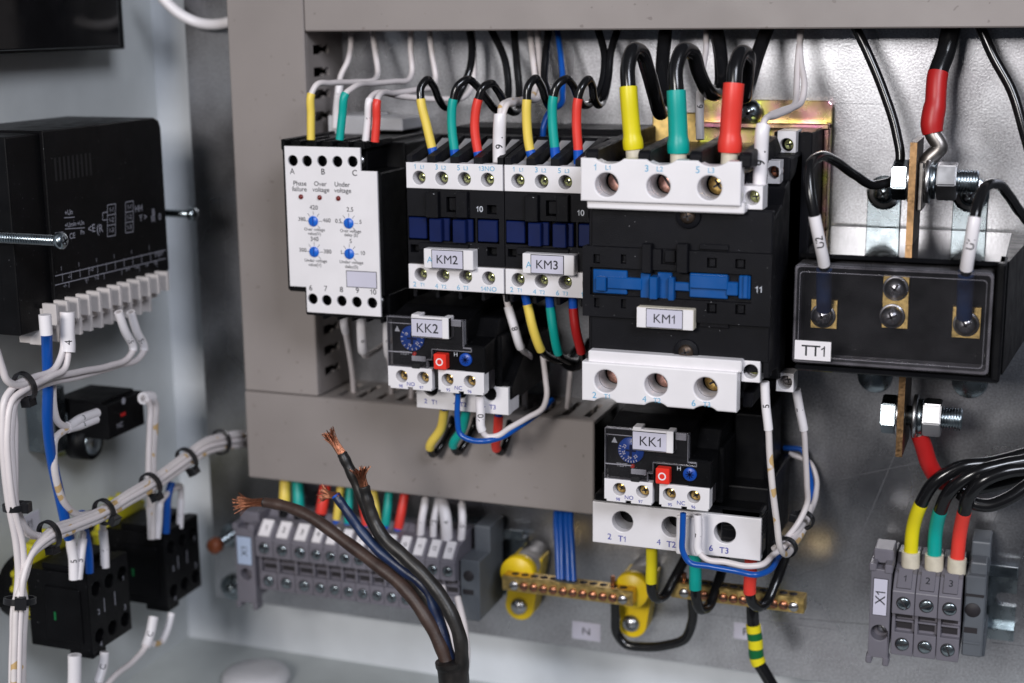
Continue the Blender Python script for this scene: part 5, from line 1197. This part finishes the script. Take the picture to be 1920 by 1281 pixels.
cable([(948, 552, 66), (953, 575, 66), (963, 610, 66), (976, 651, 62), (984, 660, 56), (993, 668, 48), (988, 685, 40), (984, 720, 30), (984, 770, 18)], 1.4, 'wire_white', 'white wire with a white sleeve marked 8 under the contactor marked KM3', group=GW, sleeves=[('sleeve', 1, 3, 2.0, 'sleeve_white', '8', True, 2.6, 0.55)])
lead([(983, 545, 74), (989, 571, 74), (999, 615, 74), (1014, 656, 70), (1026, 668, 62), (1045, 676, 50), (1064, 672, 36), (1085, 650, 20)], 3, 1.7, 2.05, 'sleeve_yellow', 'black cable with a yellow sleeve below the contactor marked KM3', rf=1.9, g=GB)
lead([(1029, 545, 74), (1032, 576, 74), (1038, 620, 74), (1047, 662, 70), (1060, 674, 60), (1078, 678, 48), (1094, 668, 34), (1105, 640, 20)], 3, 1.7, 2.05, 'sleeve_green', 'black cable with a green sleeve below the contactor marked KM3', rf=1.9, g=GB)
lead([(1074, 548, 74), (1075, 578, 74), (1080, 620, 74), (1090, 660, 70), (1092, 678, 60), (1078, 690, 48), (1060, 684, 34), (1040, 660, 20)], 3, 1.7, 2.05, 'sleeve_dark_red', 'black cable with a dark red sleeve below the contactor marked KM3', rf=1.9, g=GB)
cable([(899, 742, 82), (901, 775, 82), (903, 805, 82), (912, 818, 81), (930, 818, 80), (955, 803, 74), (990, 783, 66), (1018, 765, 60), (1025, 745, 56), (1023, 710, 52), (1018, 668, 46)], 1.3, 'wire_white', 'white wire looping up from the sleeve marked 10 under the upper overload relay', group=GW, sleeves=[('sleeve', 0, 2.2, 1.95, 'sleeve_white', '10', True, 2.6, 0.55)])
cable([(859, 738, 84), (858, 790, 84), (863, 814, 84), (882, 825, 84), (912, 827, 83), (940, 820, 78), (970, 802, 70), (1005, 778, 58), (1035, 750, 44)], 1.3, 'wire_blue', 'thin blue wire looping under the upper overload relay', group='thin blue control wires')
cable([(1070, 690, 26), (1066, 740, 22), (1062, 786, 18)], 1.3, 'wire_white', 'thin white wire left of the large contactor, entering the bottom duct', group=GW)
for pts, sm, lb in (([(834, 758, 58), (833, 768, 58), (828, 800, 56), (806, 840, 52), (812, 852, 48), (830, 832, 43), (846, 795, 41), (852, 762, 34)], 'sleeve_yellow', 'black cable with a yellow sleeve hanging from the upper overload relay'),
                    ([(876, 758, 58), (874, 770, 58), (868, 802, 56), (850, 836, 52), (858, 848, 48), (876, 826, 43), (890, 795, 41), (895, 768, 34)], 'sleeve_green', 'black cable with a green sleeve hanging from the upper overload relay'),
                    ([(936, 768, 58), (935, 780, 58), (933, 812, 56), (931, 842, 52), (940, 848, 48), (950, 826, 43), (955, 800, 41), (958, 775, 34)], 'sleeve_red', 'black cable with a red sleeve hanging from the upper overload relay')):
    lead(pts, 3, 1.75, 2.15, sm, lb, rf=1.8, g=GB)
# --- around the lower overload relay
cable([(1281, 962, 86), (1280, 1000, 86), (1281, 1036, 86), (1291, 1053, 86), (1330, 1062, 86), (1380, 1071, 86), (1418, 1078, 86), (1436, 1073, 82), (1460, 1044, 66), (1488, 1005, 44), (1512, 958, 24), (1521, 910, 14), (1514, 872, 8), (1505, 845, 6), (1470, 840, 5)], 1.3, 'wire_blue', 'thin blue wire looping under the lower overload relay', group='thin blue control wires')
cable([(1308, 965, 86), (1309, 1000, 86), (1311, 1036, 86), (1322, 1047, 86), (1360, 1054, 86), (1405, 1062, 86), (1425, 1060, 84), (1448, 1042, 74), (1474, 1022, 62), (1500, 992, 48), (1518, 962, 32), (1530, 925, 16), (1530, 895, 8), (1520, 870, 5), (1480, 850, 4)], 1.3, 'wire_white', 'white wire looping from the sleeve marked 7 under the lower overload relay', group=GW, sleeves=[('sleeve', 0, 2.1, 1.75, 'sleeve_white', '7', True, 2.6, 0.5)])
cable([(1434, 716, 98), (1436, 760, 98), (1441, 806, 98), (1443, 850, 97), (1448, 910, 95), (1456, 975, 90), (1464, 1030, 84), (1474, 1040, 76), (1488, 1024, 62), (1508, 990, 44), (1520, 950, 30)], 1.35, 'wire_stained', 'stained white wire with a sleeve marked 5 down the right of the lower relay', group=GW, sleeves=[('sleeve', 0, 2, 1.8, 'sleeve_white', '5', True, 2.4, 0.5)])
cable([(1493, 730, 66), (1499, 765, 64), (1507, 806, 62), (1510, 850, 58), (1513, 910, 52), (1513, 945, 48), (1500, 975, 50), (1478, 1005, 56), (1450, 1030, 64)], 1.3, 'wire_white', 'white wire with a sleeve marked 7, rightmost beside the lower relay', group=GW, sleeves=[('sleeve', 0, 2, 1.9, 'sleeve_white', '7', True, 2.6, 0.5)])
for pts, sm, lb, r2 in (([(1222, 1012, 55), (1222, 1026, 55), (1222, 1058, 55), (1221, 1092, 55), (1222, 1108, 54), (1231, 1122, 50), (1246, 1116, 44), (1266, 1082, 38), (1290, 1035, 30), (1300, 1000, 20)], 'sleeve_bright_yellow', 'black cable with a yellow sleeve under the lower overload relay', 2.6),
                    ([(1303, 1016, 55), (1303, 1036, 55), (1304, 1070, 55), (1304, 1104, 55), (1306, 1126, 54), (1314, 1143, 50), (1328, 1138, 44), (1340, 1110, 38), (1352, 1075, 30), (1360, 1040, 20)], 'sleeve_green', 'black cable with a green sleeve under the lower overload relay', 2.8),
                    ([(1408, 1030, 55), (1408, 1046, 55), (1407, 1080, 55), (1406, 1112, 55), (1410, 1128, 54), (1422, 1138, 50), (1438, 1128, 44), (1455, 1092, 38), (1474, 1040, 28), (1500, 985, 18)], 'sleeve_red', 'black cable with a red sleeve under the lower overload relay', 2.8)):
    lead(pts, 3, 2.35, r2, sm, lb, ferr='wire_black', rf=2.4, g=GB)
cable([(1412, 1110, 26), (1411, 1140, 28), (1412, 1168, 28), (1416, 1200, 28), (1421, 1240, 28), (1434, 1262, 28), (1456, 1300, 28)], 2.9, 'wire_black', 'black earth cable banded with yellow and green tape at the bottom', name='cable', cat='cable',
      sleeves=[('tape', 2.1+k*0.42, 2.1+(k+1)*0.42, 3.45+0.02*(k % 2), ('sleeve_bright_yellow', 'earth_green')[k % 2]) for k in range(5)])
cable([(1154, 1120, 26), (1154, 1155, 24), (1157, 1188, 22), (1172, 1207, 22), (1205, 1213, 22), (1250, 1210, 22), (1284, 1198, 22), (1297, 1170, 22), (1298, 1118, 24)], 2.3, 'wire_black', 'black wire in a U shape joining the two brass bars', name='cable', cat='cable')
for k, (a, b_) in enumerate(((1043, 1048), (1052, 1054), (1062, 1066), (1070, 1076))):
    cable([(a+4, 930, 14), (a, 965, 20), ((a+b_)/2, 1030, 28), (b_, 1100, 34)], 1.45, 'wire_blue', 'blue wire entering the left brass bar, %s of four' % ('first', 'second', 'third', 'fourth')[k], group='blue wires into the brass bar')
for px, py, lb in ((1149, 1106, 'bare copper wire end standing in the left brass bar'), (1283, 1100, 'bare copper wire end standing in the right brass bar')):
    cable([(px, py, 34), (px, py-12, 34), (px, py-26, 34)], 1.1, 'copper', lb)
# --- leads of the long terminal row
GL = 'sleeved leads entering the long terminal row'
for k, (xa, ya, xb_, yb_, mt, rr, cap_) in enumerate(((536, 890, 533, 948, 'sleeve_yellow', 2.9, 'wire_black'), (558, 890, 560, 955, 'sleeve_green', 2.9, 'wire_black'), (612, 900, 602, 962, 'sleeve_red', 2.9, 'wire_black'), (640, 905, 631, 974, 'sleeve_yellow', 2.0, 'ferrule_blue'),
        (657, 905, 652, 980, 'sleeve_green', 2.0, 'ferrule_blue'), (674, 905, 686, 985, 'sleeve_red', 2.0, 'ferrule_blue'), (700, 912, 708, 988, 'sleeve_yellow', 2.0, 'ferrule_blue'), (731, 915, 723, 984, 'sleeve_green', 2.2, 'ferrule_blue'), (760, 920, 747, 990, 'sleeve_red', 2.3, 'ferrule_blue'))):
    col = {'sleeve_yellow': 'yellow', 'sleeve_green': 'green', 'sleeve_red': 'red'}[mt]
    nth = {0: 'first', 1: 'first', 2: 'first', 3: 'second', 4: 'second', 5: 'second', 6: 'third', 7: 'third', 8: 'third'}[k]
    dx_, dy_ = (xb_-xa)*0.18, 13
    cable([(xb_+dx_*1.6, yb_+dy_*1.6, 28), (xb_+dx_*0.1, yb_, 28), ((xa+xb_)/2, (ya+yb_)/2, 26), (xa, ya, 22), (xa, ya-30, 16)], rr*0.8, 'wire_black', '%s %s sleeved lead from the left in the long terminal row' % (nth, col), name='cable', cat='cable', group=GL,
          sleeves=[('ferrule', 0, 1, rr*0.88, cap_), ('sleeve', 1, 3.5, rr, mt)])
for k, (pts, rr, s_) in enumerate((([(788, 1010, 30), (791, 975, 30), (798, 935, 26), (800, 890, 16)], 1.9, '1'), ([(812, 1012, 30), (814, 975, 30), (822, 935, 26), (826, 890, 16)], 1.7, '12'), ([(838, 1014, 31), (836, 975, 31), (829, 935, 26), (828, 890, 16)], 2.9, '4'), ([(864, 1017, 30), (867, 980, 30), (866, 945, 26), (864, 890, 16)], 1.9, '51'))):
    cable(pts, 1.3, 'wire_white', 'white sleeved wire, %s of four at the right of the long terminal row' % ('first', 'second', 'third and widest', 'last')[k], group=GL, sleeves=[('sleeve', 0, 2, rr, 'sleeve_white', s_, True, 2.3, 0.45)])

# ---------------------------------------------------------------- BARE POWER CABLE IN FRONT
root = empty('power_cable', W(850, 1290, 128), 'stripped four core cable with frayed copper ends in front of the terminals', 'cable')
def strands(tip, base, r, n, splay, parent, seed):
    rnd = random.Random(seed); ax = (tip-base).normalized(); L = (tip-base).length
    u = ax.cross(Vector((0, 1, 0.2))).normalized(); w = ax.cross(u)
    m = MB()
    for k in range(n):
        a = k*2.39996; q = r*0.86*math.sqrt((k+0.5)/n); tw = 0.5
        p = []
        jl = rnd.uniform(0.86, 1.08); sp = splay*rnd.uniform(0.6, 1.5); bend = rnd.uniform(-0.5, 0.5)
        ca, cb = rnd.uniform(-1, 1), rnd.uniform(-1, 1)
        for i in range(9):
            t_ = i/8*jl; an = a+tw*t_+bend*t_*t_
            rad = q*(1-0.12*math.sin(math.pi*min(t_, 1)))*(1+sp*max(0, t_-0.5)**1.6*2)
            p.append(base+ax*(L*t_-1.5)+(u*math.cos(an)+w*math.sin(an))*rad+(u*ca+w*cb)*max(0, t_-0.55)**2*r*2.2)
        m.tube(p, 0.21, 'copper' if rnd.random() < 0.7 else 'copper_dark', 6)
    m.tube([base-ax*2, base+(tip-base)*0.7], r*0.62, 'copper_dark', 10)
    m.build('copper_strands', parent)
def core(pts, r0, r1, mat, tip, n, seed, splay=1.2):
    P = [W(*p) for p in pts]; path, us = smooth_path(P, 10); N = len(path)
    m = MB(); rnd = random.Random(seed)
    rad = [r0+(r1-r0)*min(1, i/N*1.6)+0.12*math.sin(i*0.7+seed) for i in range(N)]
    m.tube(path, rad, mat, 16)
    o = m.build('core', root)
    m = MB(); ax = (path[0]-path[1]).normalized()
    m.lathe(path[0]-ax*0.3, ax, [(0, r0*1.02), (0.6, r0*1.0), (0.9, r0*0.8)], 'old_black' if mat != 'old_blue' else 'ferrule_blue', 18); m.build('cut_edge', o)
    strands(W(*tip), path[0], r0*0.95, n, splay, o, seed)
core([(496, 942, 118), (530, 948, 118), (580, 968, 119), (640, 1010, 120), (700, 1055, 122), (755, 1100, 124), (797, 1155, 126), (828, 1215, 127), (842, 1260, 128), (846, 1300, 128)], 2.4, 3.0, 'old_brown', (441, 944, 118), 74, 3, 1.7)
core([(642, 852, 116), (655, 878, 116), (672, 915, 116), (692, 965, 117), (722, 1020, 119), (765, 1072, 121), (803, 1125, 122), (825, 1180, 123), (838, 1240, 125), (842, 1300, 126)], 2.3, 3.0, 'old_black', (611, 806, 116), 70, 5, 0.9)
core([(683, 914, 124), (690, 940, 124), (700, 972, 124), (718, 1005, 125), (760, 1045, 126), (805, 1090, 127), (840, 1140, 128), (862, 1195, 129), (866, 1245, 129), (862, 1300, 129)], 2.4, 3.0, 'old_black', (672, 873, 124), 70, 8, 1.6)
core([(630, 930, 121), (648, 955, 121), (675, 993, 121), (710, 1032, 122), (755, 1068, 122), (795, 1100, 122), (818, 1150, 123), (836, 1210, 125), (850, 1260, 126), (852, 1300, 126)], 2.0, 2.7, 'old_blue', (598, 926, 121), 60, 11, 1.8)
m = MB(); path, _u = smooth_path([W(846, 1238, 128), W(850, 1262, 128), W(852, 1300, 128)]); m.tube(path, [7.0]*4+[6.6]*(len(path)-4), 'old_black', 22); m.build('outer_sheath', root)
cable([(830, 1100, 60), (838, 1150, 70), (846, 1195, 80), (850, 1300, 100)], 1.5, 'wire_white', 'white wire rising behind the bare cable at the bottom, left one', group=GW)
cable([(858, 1120, 60), (872, 1180, 70), (876, 1225, 80), (866, 1300, 100)], 1.5, 'wire_white', 'white wire rising behind the bare cable at the bottom, right one', group=GW)

# ---------------------------------------------------------------- WIRES ALONG THE SIDE WALL
XW = -388
def V(px, py, dx=0): return WX(px, py, XW+dx)
SB = 'white wires bundled along the side wall'
def wall(pts, r, mat, label, dx=0, group=SB, **k): return cable([V(p[0], p[1], dx+(p[2] if len(p) > 2 else 0)) for p in pts], r, mat, label, group=group, **k)
# from the meter down and away to the left
wall([(118, 585), (119, 625), (118, 655), (105, 688), (62, 708), (30, 722), (10, 746), (4, 800), (8, 880), (16, 945), (30, 1020), (34, 1085), (30, 1125), (24, 1200), (22, 1300)], 1.4, 'wire_white', 'white wire from the meter, left of the pair in the sleeve marked 4', 0)
wall([(127, 585), (127, 620), (128, 660), (122, 690), (95, 706), (52, 728), (22, 752), (13, 810), (16, 880), (24, 945), (42, 1020), (44, 1085), (40, 1125), (36, 1200), (34, 1300)], 1.4, 'wire_white', 'white wire from the meter, right of the pair, its wide sleeve marked 4', 1.5,
     sleeves=[('sleeve', 0, 2, 2.9, 'sleeve_white', '4', True, 3.0, 0.75)])
for k, (dx_, s_) in enumerate(((0, '51'), (23, '15'))):
    wall([(222+dx_, 585), (234+dx_*0.95, 620), (249+dx_*0.9, 658), (243+dx_*0.9, 668), (205+dx_*0.6, 686), (150, 697+dx_*0.4), (60, 726+k*6), (28, 757), (22+k*6, 800), (24+k*4, 880), (30, 945), (52, 995 + 6*k), (95-8*k, 1004), (140, 978+6*k), (200, 958)], 1.45, 'wire_white', 'white wire from the meter, %s sleeve of the slanted pair' % ('left' if k == 0 else 'right'), -2-2*k,
         sleeves=[('sleeve', 0, 2, 1.95, 'sleeve_white', s_, True, 2.2, 0.7)])
wall([(-12, 640), (4, 690), (12, 712), (30, 722), (60, 716)], 1.5, 'wire_white', 'white wire coming in from the left edge to the first cable tie', 1, )
# the slanting bundle
for k, (o, dx_, st) in enumerate(((-17, 0, 0), (-10, 2, 1), (-3, 1, 0), (4, 3, 0), (11, 0, 0), (17, 2, 1), (-13, -3, 0), (7, -3, 0))):
    oo = o*0.72
    tail = [(95, 1004+oo*0.9), (58-oo*0.3, 1042+oo*0.6), (44-oo*0.2, 1085), (38+o*0.55, 1125), (34+o*0.62, 1200), (32+o*0.65, 1300)]
    wall([(475, 822+oo), (420, 828+oo), (385, 838+oo), (350, 862+oo), (285, 908+oo*0.9), (240, 934+oo*0.85), (195, 962+oo*0.8), (140, 985+oo*0.8)]+tail, 1.3, 'wire_stained' if st else 'wire_white', 'white wire in the slanting bundle, %s from the top' % ('first', 'second', 'third', 'fourth', 'fifth', 'sixth', 'upper one of the two hindmost', 'lower one of the two hindmost')[k], dx_)
wall([(87, 610, -4), (88, 650, -6), (90, 720, -8), (89, 790, -9), (97, 860, -11), (112, 930, -12), (124, 985, -12), (130, 1010, -12)], 2.3, 'wire_blue', 'blue wire running down the side wall from the meter', 0, group='blue wires on the side wall')
wall([(84, 590), (86, 615), (87, 628)], 2.6, 'sleeve_white', 'short white sleeve end above the long blue wire', 1)
wall([(182, 774), (150, 786), (124, 800), (108, 790), (101, 765), (99, 735), (99, 722)], 1.6, 'wire_white', 'white wire from the small switch block up to the slanted pair', -10, sleeves=[('sleeve', 0, 1.9, 2.1, 'sleeve_white', '3', False, 2.0, 0.5)])
wall([(180, 786), (150, 798), (120, 808), (104, 822), (101, 860), (108, 910), (124, 948), (145, 965), (175, 962)], 1.6, 'wire_stained', 'stained white wire from the small switch block down to the bundle', -10, sleeves=[('sleeve', 0, 1.8, 2.0, 'sleeve_white', '3', False, 2.0, 0.5)])
wall([(268, 747), (284, 746), (291, 756), (291, 790), (288, 850), (287, 900), (286, 935), (286, 1010)], 1.6, 'wire_stained', 'white wire bent down from the right end of the small switch block', -14, sleeves=[('sleeve', 0, 1, 3.0, 'sleeve_white')])
wall([(276, 750), (281, 760), (281, 800), (279, 850), (278, 905)], 1.5, 'wire_white', 'white wire running down beside the bent one, left of it', -12)
# down into the contact blocks
g = 'short leads of the contact blocks'
for k, (pts, mt, s_, rr, lb, X) in enumerate((
    ([(139, 1086), (138, 1050), (134, 1010), (150, 978)], 'wire_white', '5', 2.3, 'white sleeved lead, left one of the pair marked 5 on the nearer contact block', -16),
    ([(146, 1086), (150, 1050), (155, 1010), (160, 975)], 'wire_white', '5', 2.1, 'white sleeved lead, right one of the pair marked 5 on the nearer contact block', -15),
    ([(197, 1064), (196, 1030), (193, 995), (192, 965)], 'wire_white', '1', 2.1, 'single white sleeved lead, rightmost on top of the nearer contact block', -15),
    ([(285, 1010), (284, 980), (282, 950), (280, 915)], 'wire_white', None, 2.1, 'white sleeved lead, left one on top of the farther contact block', -15),
    ([(294, 1010), (297, 980), (300, 945), (318, 922), (338, 912)], 'wire_white', None, 1.9, 'white sleeved lead, second on top of the farther contact block', -15),
    ([(337, 990), (338, 965), (339, 935), (338, 912), (326, 915), (310, 930)], 'wire_white', '1', 1.8, 'white sleeved lead, rightmost on top of the farther contact block', -16),
    ([(140, 1228), (140, 1260), (139, 1300)], 'wire_white', None, 3.0, 'wide white sleeve hanging from the nearer contact block', -14),
    ([(196, 1222), (193, 1250), (184, 1280), (176, 1310)], 'wire_white', 'C', 2.2, 'white sleeved lead hanging from the right of the nearer contact block', -14),
    ([(288, 1156), (281, 1190), (273, 1212), (250, 1240), (215, 1268), (180, 1310)], 'wire_white', 'C', 2.4, 'white sleeved lead hanging from the farther contact block, longest one', -12),
    ([(322, 1150), (314, 1180), (303, 1203), (288, 1208)], 'wire_stained', None, 1.8, 'white sleeved lead hooked back under the farther contact block', -12))):
    wall(pts, 1.5, mt, lb, X, group=g, sleeves=[('sleeve', 0, min(2, len(pts)-1), rr, 'sleeve_white') + ((s_, True, 2.6, 0.5) if s_ else ())])
for pts, lb, X in (([(168, 1074), (166, 1035), (160, 1000), (152, 960)], 'blue wire entering the top of the nearer contact block', -15), ([(311, 1000), (313, 965), (315, 930), (322, 905)], 'blue wire entering the top of the farther contact block', -15)):
    wall(pts, 1.9, 'wire_blue', lb, X, group='blue wires on the side wall')
cable([W(285, -30, 14), W(312, 4, 12), W(340, 28, 10), W(370, 42, 8), W(400, 46, 8), W(424, 43, 8), W(445, 36, 8)], 2.7, 'sleeve_white', 'smooth white cable sagging from the top edge to behind the duct', name='cable', cat='cable')
# ---------------------------------------------------------------- CABLE TIES
def tie(c, ax, ra, rb, label, head=0.0, hs=2.6, g='black cable ties'):
    """strap round a bundle: ra half-width across the view, rb in depth"""
    ax = ax.normalized(); n = (Vector((0, -DIST, 0))-c); n = (n-ax*n.dot(ax)).normalized(); s_ = ax.cross(n)
    t = empty('cable_tie', c, label, 'cable tie', g)
    m = MB(); K = 30; w_ = 1.25
    for (i0, off) in ((0, 0),):
        vs = []
        for k in range(K):
            a = 2*math.pi*k/K; d_ = s_*math.cos(a)*ra+n*math.sin(a)*rb; o = (s_*math.cos(a)+n*math.sin(a))*0.9
            vs += [c+d_-ax*w_, c+d_+ax*w_, c+d_+o+ax*w_, c+d_+o-ax*w_]
        fs = []
        for k in range(K):
            j = (k+1) % K
            for e in range(4): fs.append((k*4+e, k*4+(e+1) % 4, j*4+(e+1) % 4, j*4+e))
        m.add(vs, fs, 'tie')
    m.build('strap', t)
    m = MB(); a = head; hc = c+s_*math.cos(a)*(ra+1.2)+n*math.sin(a)*(rb+1.2); u = (s_*math.cos(a)+n*math.sin(a)).normalized(); w2 = ax.cross(u)
    bm = bmesh.new(); bmesh.ops.create_cube(bm, size=1)
    for v in bm.verts: q = v.co.copy(); v.co = hc+ax*q.x*hs*1.7+u*q.y*hs*1.2+w2*q.z*hs*1.5
    bmesh.ops.bevel(bm, geom=bm.edges[:], offset=0.3, segments=1, affect='EDGES'); m.add_bm(bm, 'tie'); m.build('head', t)
def tie2(p, q, X, ra, rb, label, head=0.0):
    a, b_ = WX(p[0], p[1], XW+X), WX(q[0], q[1], XW+X); tie((a+b_)/2, b_-a, ra, rb, label, head)
tie2((30, 732), (62, 718), 0, 5.4, 4.2, 'black cable tie nearest the meter, where four white wires meet', head=-0.3)
tie2((26, 925), (30, 975), 0, 4.0, 3.6, 'black cable tie round the wires at the left edge, half way down', head=2.6)
tie2((72, 1012), (112, 994), 1, 5.4, 4.4, 'black cable tie on the slanting bundle above the nearer contact block', head=-0.3)
tie2((178, 968), (212, 952), 1, 5.2, 4.4, 'black cable tie on the slanting bundle, second from its low end', head=0.6)
tie2((265, 921), (300, 898), 1, 5.2, 4.4, 'black cable tie on the slanting bundle above the farther contact block', head=-0.2)
tie2((335, 873), (365, 851), 1, 5.4, 4.4, 'black cable tie on the slanting bundle close to the duct', head=-0.2)
tie2((403, 831), (425, 827), 1, 5.6, 4.6, 'black cable tie nearest the duct, around the flat end of the bundle', head=-1.2)
tie2((38, 1112), (37, 1140), 1, 5.6, 4.2, 'lowest black cable tie at the left edge, beside the nearer contact block', head=1.6)
c = W(1476, 1026, 66); tie(c, W(1500, 998, 50)-c, 3.6, 3.4, 'black cable tie at the lower right corner of the lower relay', head=3.1)
c = W(1508, 975, 46); tie(c, W(1522, 950, 34)-c, 3.6, 3.4, 'black cable tie beside the lower relay, the upper right one of two', head=3.4)
